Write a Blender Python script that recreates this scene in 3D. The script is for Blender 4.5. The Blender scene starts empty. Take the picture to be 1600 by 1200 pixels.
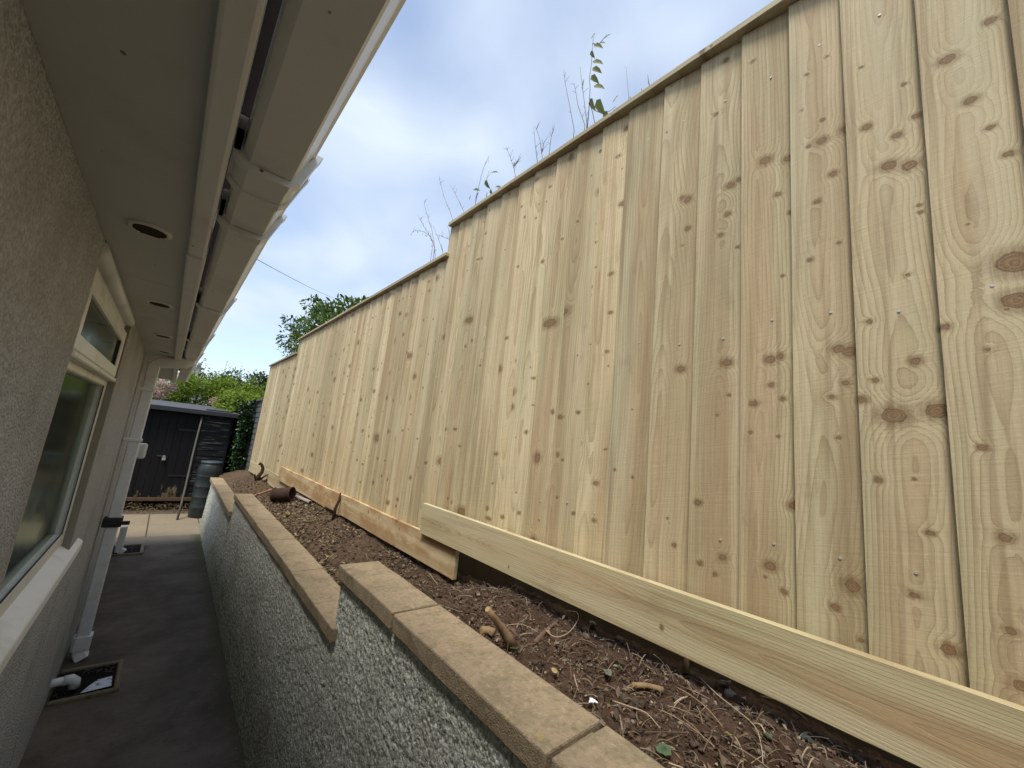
import bpy, bmesh, math, random
import numpy as np
from mathutils import Matrix, Vector

# ------------------------------------------------------------------ camera
SC = bpy.context.scene
H = 1.6
FPX = 615.0
def _basis():
    d = np.array([262 - 800, 648 - 600, FPX]); d /= np.linalg.norm(d)
    u = np.array([1195 - 800, -3070 - 600, FPX]); u -= d * (u @ d); u /= np.linalg.norm(u)
    r = np.cross(d, u)
    if r[0] < 0: r = -r
    return r, d, u
RV, DV, UV = _basis()
CAMP = np.array([0.0, 0.0, H])
cam = bpy.data.cameras.new('camera'); camo = bpy.data.objects.new('camera', cam)
SC.collection.objects.link(camo); SC.camera = camo
cam.sensor_fit = 'HORIZONTAL'; cam.sensor_width = 36; cam.lens = FPX / 1600 * 36
cam.clip_start = 0.01; cam.clip_end = 2000
ax = Vector((RV[0], DV[0], UV[0])); ay = -Vector((RV[1], DV[1], UV[1])); az = -Vector((RV[2], DV[2], UV[2]))
camo.matrix_world = Matrix(((ax.x, ay.x, az.x, 0), (ax.y, ay.y, az.y, 0), (ax.z, ay.z, az.z, H), (0, 0, 0, 1)))
def ray(x, y):
    v = np.array([x - 800, y - 600, FPX]); return np.array([v @ RV, v @ DV, v @ UV])
def on(x, y, axis, val):
    v = ray(x, y); t = (val - CAMP[axis]) / v[axis]; return CAMP + t * v

# ------------------------------------------------------------------ world, sun, exposure
SUN_EL, SUN_AZ = math.radians(64), math.radians(240)      # azimuth clockwise from +Y: the sun stands over the house
w = bpy.data.worlds.new('World'); SC.world = w; w.use_nodes = True
nt = w.node_tree; nt.nodes.clear()
def wn(t, **k):
    n = nt.nodes.new(t)
    for a, b in k.items(): setattr(n, a, b)
    return n
wo = wn('ShaderNodeOutputWorld'); bg = wn('ShaderNodeBackground'); bg.inputs['Strength'].default_value = 0.1
sky = wn('ShaderNodeTexSky', sky_type='NISHITA', sun_disc=False, sun_elevation=SUN_EL, sun_rotation=SUN_AZ)
sky.air_density = 1.0; sky.dust_density = 1.0; sky.ozone_density = 1.0
tc = wn('ShaderNodeTexCoord'); sp = wn('ShaderNodeSeparateXYZ'); nt.links.new(tc.outputs['Generated'], sp.inputs[0])
zz = wn('ShaderNodeMath', operation='ADD'); nt.links.new(sp.outputs[2], zz.inputs[0]); zz.inputs[1].default_value = 0.35
zm = wn('ShaderNodeMath', operation='MAXIMUM'); nt.links.new(zz.outputs[0], zm.inputs[0]); zm.inputs[1].default_value = 0.05
dx = wn('ShaderNodeMath', operation='DIVIDE'); dy = wn('ShaderNodeMath', operation='DIVIDE')
for n, i in ((dx, 0), (dy, 1)):
    nt.links.new(sp.outputs[i], n.inputs[0]); nt.links.new(zm.outputs[0], n.inputs[1])
cb = wn('ShaderNodeCombineXYZ'); nt.links.new(dx.outputs[0], cb.inputs[0]); nt.links.new(dy.outputs[0], cb.inputs[1])
cb.inputs[2].default_value = 3.7
n1 = wn('ShaderNodeTexNoise'); n1.inputs['Scale'].default_value = 2.3; n1.inputs['Detail'].default_value = 7
n1.inputs['Roughness'].default_value = 0.42; n1.inputs['Distortion'].default_value = 0.35
nt.links.new(cb.outputs[0], n1.inputs['Vector'])
cr = wn('ShaderNodeValToRGB'); nt.links.new(n1.outputs['Fac'], cr.inputs[0])
cr.color_ramp.elements[0].position = 0.36; cr.color_ramp.elements[0].color = (0.28, 0.28, 0.28, 1)
cr.color_ramp.elements[1].position = 0.66; cr.color_ramp.elements[1].color = (1, 1, 1, 1)
n2 = wn('ShaderNodeTexNoise'); n2.inputs['Scale'].default_value = 4.1; n2.inputs['Detail'].default_value = 5
n2.inputs['Distortion'].default_value = 0.4
nt.links.new(cb.outputs[0], n2.inputs['Vector'])
cc = wn('ShaderNodeValToRGB'); nt.links.new(n2.outputs['Fac'], cc.inputs[0])
cc.color_ramp.elements[0].position = 0.32; cc.color_ramp.elements[0].color = (0.56, 0.655, 0.81, 1)
cc.color_ramp.elements[1].position = 0.68; cc.color_ramp.elements[1].color = (0.63, 0.715, 0.83, 1)
cs = wn('ShaderNodeVectorMath', operation='SCALE'); nt.links.new(cc.outputs[0], cs.inputs[0]); cs.inputs['Scale'].default_value = 10.0
mx = wn('ShaderNodeMix', data_type='RGBA'); nt.links.new(cr.outputs[0], mx.inputs[0])
sk2 = wn('ShaderNodeVectorMath', operation='SCALE'); nt.links.new(sky.outputs[0], sk2.inputs[0]); sk2.inputs['Scale'].default_value = 1.85
nt.links.new(sk2.outputs[0], mx.inputs[6]); nt.links.new(cs.outputs[0], mx.inputs[7])
nt.links.new(mx.outputs[2], bg.inputs[0]); nt.links.new(bg.outputs[0], wo.inputs[0])

sl = bpy.data.lights.new('sun', 'SUN'); sl.energy = 2.9; sl.angle = math.radians(18); sl.color = (1.0, 0.96, 0.89)
so = bpy.data.objects.new('sun', sl); SC.collection.objects.link(so)
sd = Vector((math.sin(SUN_AZ) * math.cos(SUN_EL), math.cos(SUN_AZ) * math.cos(SUN_EL), math.sin(SUN_EL)))
so.rotation_euler = sd.to_track_quat('Z', 'Y').to_euler(); so.location = sd * 30
SC.view_settings.view_transform = 'Standard'; SC.view_settings.look = 'None'
SC.view_settings.exposure = 0.42; SC.view_settings.gamma = 1.0; SC.view_settings.use_curve_mapping = False
SC.render.engine = 'CYCLES'
SC.cycles.max_bounces = 6; SC.cycles.diffuse_bounces = 4; SC.cycles.glossy_bounces = 2; SC.cycles.transmission_bounces = 2; SC.cycles.transparent_max_bounces = 4

random.seed(7); RNG = np.random.default_rng(11)
COL = SC.collection

# ------------------------------------------------------------------ helpers
def mesh_obj(name, verts, faces, mat=None, parent=None, smooth=False, loc=None):
    me = bpy.data.meshes.new(name)
    me.from_pydata([tuple(map(float, v)) for v in verts], [], faces)
    me.update()
    return link(name, me, mat, parent, smooth, loc)
def np_obj(name, V, F, mat=None, parent=None, smooth=False):
    """V (n,3), F (m,k) numpy"""
    me = bpy.data.meshes.new(name); V = np.asarray(V, np.float32); F = np.asarray(F, np.int32)
    k = F.shape[1]
    me.vertices.add(len(V)); me.vertices.foreach_set('co', V.ravel())
    me.loops.add(F.size); me.loops.foreach_set('vertex_index', F.ravel())
    me.polygons.add(len(F)); me.polygons.foreach_set('loop_start', np.arange(0, F.size, k, dtype=np.int32))
    me.polygons.foreach_set('loop_total', np.full(len(F), k, np.int32))
    me.update(calc_edges=True); me.validate()
    return link(name, me, mat, parent, smooth)
def link(name, me, mat=None, parent=None, smooth=False, loc=None):
    if mat: me.materials.append(mat)
    if smooth:
        me.polygons.foreach_set('use_smooth', [True] * len(me.polygons))
    o = bpy.data.objects.new(name, me); COL.objects.link(o)
    if loc is not None: o.location = loc
    if parent: o.parent = parent
    return o
def bm_obj(name, bm, mat=None, parent=None, smooth=False, loc=None):
    me = bpy.data.meshes.new(name); bm.to_mesh(me); bm.free()
    return link(name, me, mat, parent, smooth, loc)
def thing(name, label, cat, loc=(0, 0, 0), group=None):
    o = bpy.data.objects.new(name, None); COL.objects.link(o); o.location = loc; o.empty_display_size = 0.1
    tag(o, label, cat, group); return o
def tag(o, label, cat, group=None):
    o['label'] = label; o['category'] = cat
    if group: o['group'] = group
    return o
def struct(o): o['kind'] = 'structure'; return o
def stuff(o): o['kind'] = 'stuff'; return o
def W(parent):   # parents here stay unrotated: world -> local is a shift
    return parent
def box(name, a, b, mat, parent=None, bev=0.0, jit=0.0, seg=1):
    bm = bmesh.new()
    a = np.array(a, float); b = np.array(b, float)
    off = np.array(parent_off(parent))
    c = (a + b) / 2 - off; s = b - a
    bmesh.ops.create_cube(bm, size=1)
    for v in bm.verts:
        v.co = Vector((v.co.x * s[0], v.co.y * s[1], v.co.z * s[2]))
        if jit: v.co += Vector((random.uniform(-jit, jit), random.uniform(-jit, jit), random.uniform(-jit, jit)))
    if bev: bmesh.ops.bevel(bm, geom=list(bm.edges), offset=bev, segments=seg, affect='EDGES', profile=0.6)
    me = bpy.data.meshes.new(name); bm.to_mesh(me); bm.free()
    return link(name, me, mat, parent, False, c)
def parent_off(p):
    o = Vector((0, 0, 0))
    while p: o = o + p.location; p = p.parent
    return tuple(o)
def tube_geo(pts, radii, n=8, cap=True):
    pts = [Vector(p) for p in pts]; V = []; F = []
    if not hasattr(radii, '__len__'): radii = [radii] * len(pts)
    up = Vector((0.13, 0.27, 0.95)).normalized(); prev = None
    for i, p in enumerate(pts):
        t = (pts[min(i + 1, len(pts) - 1)] - pts[max(i - 1, 0)]).normalized()
        if prev is None:
            a = t.cross(up)
            if a.length < 0.05: a = t.cross(Vector((1, 0, 0)))
        else:
            a = prev - t * prev.dot(t)
        a.normalize(); prev = a; b = t.cross(a)
        for k in range(n):
            an = 2 * math.pi * k / n
            V.append(p + (a * math.cos(an) + b * math.sin(an)) * radii[i])
    for i in range(len(pts) - 1):
        for k in range(n):
            F.append((i * n + k, i * n + (k + 1) % n, (i + 1) * n + (k + 1) % n, (i + 1) * n + k))
    if cap:
        F.append(tuple(range(n - 1, -1, -1))); m = (len(pts) - 1) * n; F.append(tuple(range(m, m + n)))
    return V, F
def tube(name, pts, radii, mat, parent=None, n=8, smooth=True):
    V, F = tube_geo(pts, radii, n); off = Vector(parent_off(parent))
    return mesh_obj(name, [v - off for v in V], F, mat, parent, smooth)
def join_geo(parts):
    V = []; F = []
    for v, f in parts:
        b = len(V); V += list(v); F += [tuple(i + b for i in q) for q in f]
    return V, F
def lathe(name, prof, n, mat, parent, centre=(0, 0, 0), smooth=True):
    V = []; F = []
    for r, z in prof:
        for k in range(n):
            a = 2 * math.pi * k / n; V.append((centre[0] + r * math.cos(a), centre[1] + r * math.sin(a), centre[2] + z))
    for i in range(len(prof) - 1):
        for k in range(n):
            F.append((i * n + k, i * n + (k + 1) % n, (i + 1) * n + (k + 1) % n, (i + 1) * n + k))
    F.append(tuple(range(n - 1, -1, -1))); m = (len(prof) - 1) * n; F.append(tuple(range(m, m + n)))
    return mesh_obj(name, V, F, mat, parent, smooth)
def extrude_y(name, poly, y0, y1, mat, parent=None, smooth=False):
    """poly: closed list of (x,z); prism along y"""
    n = len(poly); V = [(x, y0, z) for x, z in poly] + [(x, y1, z) for x, z in poly]
    F = [(k, (k + 1) % n, n + (k + 1) % n, n + k) for k in range(n)]
    F += [tuple(range(n - 1, -1, -1)), tuple(range(n, 2 * n))]
    off = Vector(parent_off(parent))
    o = mesh_obj(name, [Vector(v) - off for v in V], F, mat, parent, smooth)
    bm = bmesh.new(); bm.from_mesh(o.data); bmesh.ops.recalc_face_normals(bm, faces=bm.faces); bm.to_mesh(o.data); bm.free()
    return o
def sstep(a, b, x):
    t = np.clip((x - a) / (b - a), 0, 1); return t * t * (3 - 2 * t)
def vnoise(x, y, seed=0):
    """value noise, numpy arrays"""
    xi = np.floor(x).astype(np.int64); yi = np.floor(y).astype(np.int64); fx = x - xi; fy = y - yi
    fx = fx * fx * (3 - 2 * fx); fy = fy * fy * (3 - 2 * fy)
    def h(a, b):
        n = (a * 374761393 + b * 668265263 + seed * 974634777) & 0x7fffffff
        n = ((n ^ (n >> 13)) * 1274126177) & 0x7fffffff
        return ((n ^ (n >> 16)) & 0xffff) / 65535.0
    return (h(xi, yi) * (1 - fx) + h(xi + 1, yi) * fx) * (1 - fy) + (h(xi, yi + 1) * (1 - fx) + h(xi + 1, yi + 1) * fx) * fy
def fbm(x, y, o=4, seed=0):
    s = 0; a = 0.5
    for i in range(o):
        s = s + a * vnoise(x * 2 ** i, y * 2 ** i, seed + i); a *= 0.5
    return s
def pebbles(x, y, cell, seed=0, r=0.75):
    """rounded random grains, 0..1"""
    u = x / cell; v = y / cell; iu = np.floor(u).astype(np.int64); iv = np.floor(v).astype(np.int64)
    best = np.zeros_like(u)
    def h(a, b, s):
        n = (a * 374761393 + b * 668265263 + s * 974634777) & 0x7fffffff
        n = ((n ^ (n >> 13)) * 1274126177) & 0x7fffffff
        return ((n ^ (n >> 16)) & 0xffff) / 65535.0
    for da in (-1, 0, 1):
        for db in (-1, 0, 1):
            a = iu + da; b = iv + db
            px = a + h(a, b, seed); py = b + h(a, b, seed + 5); rr = r * (0.55 + 0.6 * h(a, b, seed + 9))
            d2 = ((u - px) ** 2 + (v - py) ** 2) / rr ** 2
            best = np.maximum(best, np.sqrt(np.clip(1 - d2, 0, 1)) * (0.5 + 0.5 * h(a, b, seed + 13)))
    return best

# ------------------------------------------------------------------ material helper
class NB:
    def __init__(s, name):
        s.m = bpy.data.materials.new(name); s.m.use_nodes = True; s.t = s.m.node_tree; s.t.nodes.clear()
        s.out = s.t.nodes.new('ShaderNodeOutputMaterial')
    def n(s, t, **k):
        x = s.t.nodes.new(t)
        for a, b in k.items(): setattr(x, a, b)
        return x
    def put(s, v, sock):
        if v is None: return
        if isinstance(v, bpy.types.NodeSocket): s.t.links.new(v, sock)
        else:
            if hasattr(sock.default_value, '__len__') and not hasattr(v, '__len__'): v = [v] * len(sock.default_value)
            if hasattr(v, '__len__') and len(v) == 3 and len(sock.default_value) == 4: v = (*v, 1)
            sock.default_value = v
    def math(s, op, a, b=None, c=None, clamp=False):
        x = s.n('ShaderNodeMath', operation=op, use_clamp=clamp); s.put(a, x.inputs[0]); s.put(b, x.inputs[1]); s.put(c, x.inputs[2]); return x.outputs[0]
    def vm(s, op, a, b=None, scale=None):
        x = s.n('ShaderNodeVectorMath', operation=op); s.put(a, x.inputs[0]); s.put(b, x.inputs[1])
        if scale is not None: s.put(scale, x.inputs['Scale'])
        return x.outputs['Value'] if op in ('LENGTH', 'DISTANCE', 'DOT_PRODUCT') else x.outputs[0]
    def comb(s, a, b, c):
        x = s.n('ShaderNodeCombineXYZ'); s.put(a, x.inputs[0]); s.put(b, x.inputs[1]); s.put(c, x.inputs[2]); return x.outputs[0]
    def sep(s, v):
        x = s.n('ShaderNodeSeparateXYZ'); s.put(v, x.inputs[0]); return x.outputs
    def noise(s, vec, scale=5, detail=2, rough=0.5, dist=0):
        x = s.n('ShaderNodeTexNoise'); s.put(vec, x.inputs['Vector']); s.put(scale, x.inputs['Scale']); s.put(detail, x.inputs['Detail'])
        s.put(rough, x.inputs['Roughness']); s.put(dist, x.inputs['Distortion']); return x.outputs['Fac']
    def voro(s, vec, scale=5, dim='3D', feature='F1', rnd=1):
        x = s.n('ShaderNodeTexVoronoi', voronoi_dimensions=dim, feature=feature); s.put(vec, x.inputs['Vector']); s.put(scale, x.inputs['Scale'])
        s.put(rnd, x.inputs['Randomness']); return x
    def mr(s, v, a, b, c=0.0, d=1.0, smooth=True):
        x = s.n('ShaderNodeMapRange', interpolation_type='SMOOTHSTEP' if smooth else 'LINEAR')
        for i, q in enumerate((v, a, b, c, d)): s.put(q, x.inputs[i])
        return x.outputs[0]
    def mix(s, f, a, b, blend='MIX'):
        x = s.n('ShaderNodeMix', data_type='RGBA', blend_type=blend); s.put(f, x.inputs[0]); s.put(a, x.inputs[6]); s.put(b, x.inputs[7]); return x.outputs[2]
    def ramp(s, f, stops):
        x = s.n('ShaderNodeValToRGB'); s.put(f, x.inputs[0]); e = x.color_ramp.elements
        while len(e) < len(stops): e.new(0.5)
        for q, (p, c) in zip(e, stops): q.position = p; q.color = (*c, 1)
        return x.outputs[0]
    def bump(s, h, strength=0.5, dist=0.01, normal=None):
        x = s.n('ShaderNodeBump'); s.put(strength, x.inputs['Strength']); s.put(dist, x.inputs['Distance']); s.put(h, x.inputs['Height'])
        if normal is not None: s.put(normal, x.inputs['Normal'])
        return x.outputs[0]
    def obj(s): return s.n('ShaderNodeTexCoord').outputs['Object']
    def pos(s): return s.n('ShaderNodeNewGeometry').outputs['Position']
    def island(s): return s.n('ShaderNodeNewGeometry').outputs['Random Per Island']
    def rnd(s): return s.n('ShaderNodeObjectInfo').outputs['Random']
    def bsdf(s, col, rough=0.7, normal=None, spec=0.3, **k):
        x = s.n('ShaderNodeBsdfPrincipled'); s.put(col, x.inputs['Base Color']); s.put(rough, x.inputs['Roughness'])
        s.put(spec, x.inputs['Specular IOR Level'])
        if normal is not None: s.put(normal, x.inputs['Normal'])
        for a, b in k.items(): s.put(b, x.inputs[a])
        s.t.links.new(x.outputs[0], s.out.inputs[0]); return s.m

def wood(name, knots=None, along='Z', base=None, seed=None, stain=0.0, dense=1.0, ring_gain=1.0, off=(0.0, 0.0)):
    """sawn softwood: growth rings cut by the board's face, knots where branches cross it"""
    b = NB(name); o = b.sep(b.obj())
    u, v = (o[1], o[2]) if along == 'Z' else (o[2], o[1])
    if along == 'Y': u = b.math('ADD', u, 0.0)
    r0 = b.rnd() if seed is None else seed
    S = lambda k: b.math('FRACT', b.math('MULTIPLY', r0, k)) if seed is None else (seed * k) % 1.0
    A = lambda x, k: b.math('ADD', x, k)
    M = lambda x, k: b.math('MULTIPLY', x, k)
    s1, s2, s3, s4 = S(17.3), S(53.7), S(91.1), S(29.9)
    so_ = M(s1, 40.0) if seed is None else s1 * 40
    # pith wander
    nd = b.noise(b.comb(M(u, 3.0), M(v, 1.1), so_), 1.0, 2, 0.5)
    nu = b.noise(b.comb(9.1, M(v, 0.8), so_), 1.0, 1, 0.5)
    d0 = b.math('MULTIPLY_ADD', s2, 0.055, 0.004)
    d = b.math('MULTIPLY_ADD', b.math('SUBTRACT', nd, 0.5), 0.16, d0)
    uc = b.math('MULTIPLY_ADD', b.math('SUBTRACT', nu, 0.5), 0.07, b.math('MULTIPLY_ADD', s3, 0.14, -0.07))
    du = b.math('SUBTRACT', u, uc)
    r = b.math('SQRT', b.math('ADD', M(du, du) if False else b.math('MULTIPLY', du, du), b.math('MULTIPLY', d, d)))
    # knots
    warp = b.math('MULTIPLY_ADD', b.noise(b.comb(M(u, 60), M(v, 60), so_), 1.0, 2, 0.6), 0.009, -0.0045)
    warp = b.math('ADD', warp, b.math('MULTIPLY_ADD', b.noise(b.comb(M(u, 140), M(v, 140), so_), 1.0, 2, 0.6), 0.004, -0.002))
    kmask = 0.0; kq = 9.0; push = 0.0; halo = 0.0
    def knot(dist, R):
        nonlocal kmask, push, halo, kq
        dw = b.math('ADD', dist, warp)
        q = b.math('DIVIDE', dw, R)
        km = b.mr(q, 1.02, 0.84, 0.0, 1.0); kq = b.math('MINIMUM', kq, q)
        kmask = b.math('MAXIMUM', kmask, km)
        hl = b.math('MULTIPLY', b.mr(q, 2.3, 0.95, 0.0, 1.0), 1.0)
        halo = b.math('MAXIMUM', halo, hl)
        g = b.math('POWER', 2.718, b.math('MULTIPLY', b.math('MULTIPLY', q, q), -0.16))
        push = b.math('ADD', push, b.math('MULTIPLY', b.math('MULTIPLY', g, R), 1.5))
    if knots is None:
        for sc_u, sc_v, thr, Rm, ofs in ((6.5, 3.6, 0.46, 0.021, 0.0), (11.0, 6.0, 0.52, 0.0080, 13.0)):
            cu = b.math('ADD', M(u, sc_u), b.math('MULTIPLY_ADD', s4, 31.0, ofs)); cv = b.math('ADD', M(v, sc_v), b.math('MULTIPLY', s1, 57.0))
            vo = b.voro(b.comb(cu, cv, 0), 1.0, '2D')
            dl = b.sep(b.vm('SUBTRACT', b.comb(cu, cv, 0), vo.outputs['Position']))
            cc_ = b.sep(vo.outputs['Color'])
            dist = b.vm('LENGTH', b.comb(b.math('MULTIPLY', dl[0], b.math('MULTIPLY_ADD', cc_[1], 0.7 / sc_u, 0.5 / sc_u)), b.math('MULTIPLY', dl[1], b.math('MULTIPLY_ADD', cc_[2], 0.5 / sc_v, 0.8 / sc_v)), 0))
            R = b.math('MULTIPLY', b.mr(cc_[0], thr, 1.0, 0.15, 1.0, False), Rm * dense)
            R = b.math('MULTIPLY', R, b.math('GREATER_THAN', cc_[0], thr)); R = b.math('ADD', R, 0.00005)
            knot(dist, R)
    else:
        for (ku, kv, R) in knots:
            dist = b.vm('LENGTH', b.comb(M(A(u, -ku), 0.85), M(A(v, -kv), 1.0), 0))
            knot(dist, R)
    r = b.math('ADD', r, push)
    r = b.math('ADD', r, b.math('MULTIPLY_ADD', b.noise(b.comb(M(u, 55), M(v, 2.0), so_), 1.0, 2, 0.5), 0.005, -0.0025))
    freq = b.math('MULTIPLY_ADD', s4, 50.0, 95.0)
    wv = b.math('FRACT', b.math('MULTIPLY', r, freq))
    late = b.math('MULTIPLY', b.math('POWER', wv, 2.6), b.mr(wv, 1.0, 0.93, 0.0, 1.0))
    late = b.math('MULTIPLY', late, b.math('MULTIPLY_ADD', b.noise(b.comb(M(u, 14), M(v, 1.3), so_), 1.0, 2), 1.3, 0.05))
    fib = b.noise(b.comb(M(u, 420), M(v, 7.0), so_), 1.0, 2, 0.6)
    fib2 = b.noise(b.comb(M(u, 90), M(v, 2.2), so_), 1.0, 3, 0.6)
    saw = b.noise(b.comb(M(u, 9), b.math('ADD', M(v, 230), M(u, 40)), so_), 1.0, 1, 0.5)
    blot = b.noise(b.comb(M(u, 9), M(v, 1.6), so_), 1.0, 3, 0.55)
    # colours
    sap, heart, green = base or ((0.625, 0.505, 0.297), (0.540, 0.402, 0.228), (0.500, 0.450, 0.255))
    c = b.mix(b.mr(r, 0.018, 0.055), heart, sap)
    c = b.mix(b.math('MULTIPLY', b.mr(blot, 0.42, 0.68), 0.75), c, green)
    tone = b.math('MULTIPLY_ADD', S(71.9), 0.28, 0.92) if seed is None else 0.86 + 0.16 * s3
    c = b.mix(b.math('MULTIPLY', late, 0.74 * ring_gain), c, (0.24, 0.150, 0.070))
    c = b.mix(b.math('MULTIPLY', b.mr(fib, 0.5, 0.75), 0.34), c, (0.30, 0.20, 0.10))
    c = b.mix(b.math('MULTIPLY', b.mr(fib2, 0.50, 0.75), 0.55), c, (0.33, 0.23, 0.125))
    c = b.mix(b.math('MULTIPLY', b.mr(fib2, 0.45, 0.25), 0.35), c, (0.70, 0.60, 0.38))
    c = b.mix(b.math('MULTIPLY', b.mr(saw, 0.58, 0.80), b.math('MULTIPLY', b.mr(s2, 0.35, 0.8), 0.16)), c, (0.74, 0.64, 0.44))
    c = b.mix(b.math('MULTIPLY', b.mr(saw, 0.44, 0.26), b.math('MULTIPLY', b.mr(s2, 0.35, 0.8), 0.12)), c, (0.27, 0.19, 0.10))
    fleck = b.noise(b.comb(M(u, 210), M(v, 85), so_), 1.0, 3, 0.7)
    c = b.mix(b.math('MULTIPLY', b.mr(fleck, 0.60, 0.74), 0.30), c, (0.72, 0.63, 0.44))
    c = b.mix(b.math('MULTIPLY', b.mr(fleck, 0.38, 0.26), 0.30), c, (0.25, 0.17, 0.085))
    strk = b.noise(b.comb(M(u, 30), M(v, 0.9), so_), 1.0, 3, 0.6)
    c = b.mix(b.math('MULTIPLY', b.mr(strk, 0.50, 0.68), 0.64), c, (0.32, 0.222, 0.118))
    if stain:
        st = b.noise(b.comb(M(u, 11), M(v, 4.5), 3.3), 1.0, 4, 0.6)
        c = b.mix(b.math('MULTIPLY', b.mr(st, 0.44, 0.60), stain), c, (0.36, 0.20, 0.085))
    band = b.noise(b.comb(M(u, 13), M(v, 0.45), b.math('ADD', so_, 7.0)), 1.0, 2, 0.5)
    c = b.mix(b.math('MULTIPLY', b.mr(band, 0.50, 0.63), 0.46), c, (0.35, 0.25, 0.13))
    c = b.mix(b.math('MULTIPLY', b.mr(band, 0.46, 0.34), 0.40), c, (0.66, 0.57, 0.36))
    grime = b.noise(b.comb(M(u, 16), M(v, 5), b.math('ADD', so_, 3.0)), 1.0, 5, 0.7)
    c = b.mix(b.math('MULTIPLY', b.mr(grime, 0.56, 0.72), 0.35), c, (0.30, 0.225, 0.12))
    hs = b.math('MULTIPLY', halo, b.math('MULTIPLY_ADD', fib2, 1.5, -0.12))
    c = b.mix(b.math('MULTIPLY', hs, 0.90, clamp=True), c, (0.22, 0.135, 0.06))
    kr = b.noise(b.comb(M(u, 160), M(v, 160), so_), 1.0, 2)
    kring = b.math('FRACT', b.math('MULTIPLY_ADD', kr, 0.5, b.math('MULTIPLY', kq, 2.6)))
    kc = b.mix(b.math('MULTIPLY', kring, 0.8), (0.33, 0.205, 0.105), (0.14, 0.078, 0.036))
    kc = b.mix(b.math('MULTIPLY', b.mr(kq, 0.60, 0.95), 0.65), kc, (0.075, 0.042, 0.020))
    c = b.mix(b.math('MULTIPLY', kmask, 0.88), c, kc)
    c = b.vm('SCALE', c, scale=tone)
    h = b.math('ADD', b.math('MULTIPLY', late, -0.5), b.math('MULTIPLY', fib, 0.5))
    h = b.math('ADD', h, b.math('MULTIPLY', saw, 0.45))
    h = b.math('ADD', h, b.math('MULTIPLY', fleck, 0.6)); nr = b.bump(h, 0.55, 0.0014)
    return b.bsdf(c, 0.72, nr, 0.22)

def roughcast(name, c1, c2, dirt, scale=130, strength=0.8, dist=0.004, algae=None):
    b = NB(name); p = b.pos()
    g = b.voro(p, scale, '3D'); n = b.noise(p, scale * 0.9, 3, 0.6); big = b.noise(p, 3.0, 4, 0.6); m = b.noise(p, 22, 3, 0.6)
    c = b.mix(b.mr(n, 0.35, 0.7), c1, c2)
    c = b.mix(b.math('MULTIPLY', b.mr(big, 0.45, 0.7), 0.45), c, dirt)
    c = b.mix(b.math('MULTIPLY', b.mr(m, 0.6, 0.8), 0.25), c, dirt)
    h = b.math('ADD', b.math('MULTIPLY', g.outputs['Distance'], -1.0), n)
    return b.bsdf(c, 0.9, b.bump(h, strength, dist), 0.15)

# materials
def plain(name, col, rough=0.5, spec=0.4, var=0.12, scale=12, bumpy=0.0, dirt=None, dirt_amt=0.3, specks=False):
    b = NB(name); p = b.pos(); n = b.noise(p, scale, 4, 0.6)
    c = b.mix(n, tuple(x * (1 - var) for x in col), tuple(min(1, x * (1 + var)) for x in col))
    if dirt is not None:
        c = b.mix(b.math('MULTIPLY', b.mr(b.noise(p, scale * 0.4, 5, 0.7), 0.5, 0.72), dirt_amt), c, dirt)
    if specks:
        vo = b.voro(b.vm('MULTIPLY', p, (1, 0.7, 1)), 17, '3D'); dd = b.math('ADD', vo.outputs['Distance'], b.math('MULTIPLY', b.noise(p, 160, 2), 0.05))
        c = b.mix(b.math('MULTIPLY', b.mr(dd, 0.085, 0.06), 0.85), c, (0.05, 0.035, 0.02))
    nr = b.bump(b.noise(p, scale * 12, 2), bumpy, 0.002) if bumpy else None
    return b.bsdf(c, rough, nr, spec)
def leafmat(name, stops, rough=0.45, trans=0.25):
    b = NB(name); c = b.ramp(b.island(), stops)
    c = b.mix(b.math('MULTIPLY', b.noise(b.pos(), 40, 2), 0.3), c, tuple(x * 0.55 for x in stops[0][1]))
    x = b.n('ShaderNodeBsdfPrincipled'); b.put(c, x.inputs['Base Color']); b.put(rough, x.inputs['Roughness']); b.put(0.4, x.inputs['Specular IOR Level'])
    tr = b.n('ShaderNodeBsdfTranslucent'); b.put(c, tr.inputs[0])
    ms = b.n('ShaderNodeMixShader'); b.put(trans, ms.inputs[0]); b.t.links.new(x.outputs[0], ms.inputs[1]); b.t.links.new(tr.outputs[0], ms.inputs[2])
    b.t.links.new(ms.outputs[0], b.out.inputs[0]); return b.m

M_UPVC = plain('white_plastic', (0.68, 0.70, 0.695), 0.35, 0.45, 0.06, 8, 0, (0.40, 0.39, 0.34), 0.4, True)
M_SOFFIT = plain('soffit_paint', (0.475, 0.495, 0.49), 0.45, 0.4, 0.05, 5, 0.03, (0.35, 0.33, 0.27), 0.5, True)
M_BLACK = plain('black_rubber', (0.018, 0.018, 0.02), 0.5, 0.4)
M_DARK = plain('dark_void', (0.012, 0.011, 0.01), 0.95, 0.05)
M_HOUSE = roughcast('house_roughcast', (0.35, 0.36, 0.365), (0.51, 0.525, 0.535), (0.23, 0.23, 0.215), 150, 1.0, 0.005)
M_REVEAL = roughcast('reveal_plaster', (0.50, 0.47, 0.40), (0.60, 0.56, 0.48), (0.36, 0.32, 0.25), 220, 0.35, 0.0015)
M_SILL = plain('painted_sill', (0.79, 0.81, 0.82), 0.5, 0.4, 0.06, 10, 0.06, (0.36, 0.34, 0.28), 0.4)
M_ROOF = plain('roof_tile', (0.07, 0.05, 0.045), 0.85, 0.2, 0.3, 6, 0.3)

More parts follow.
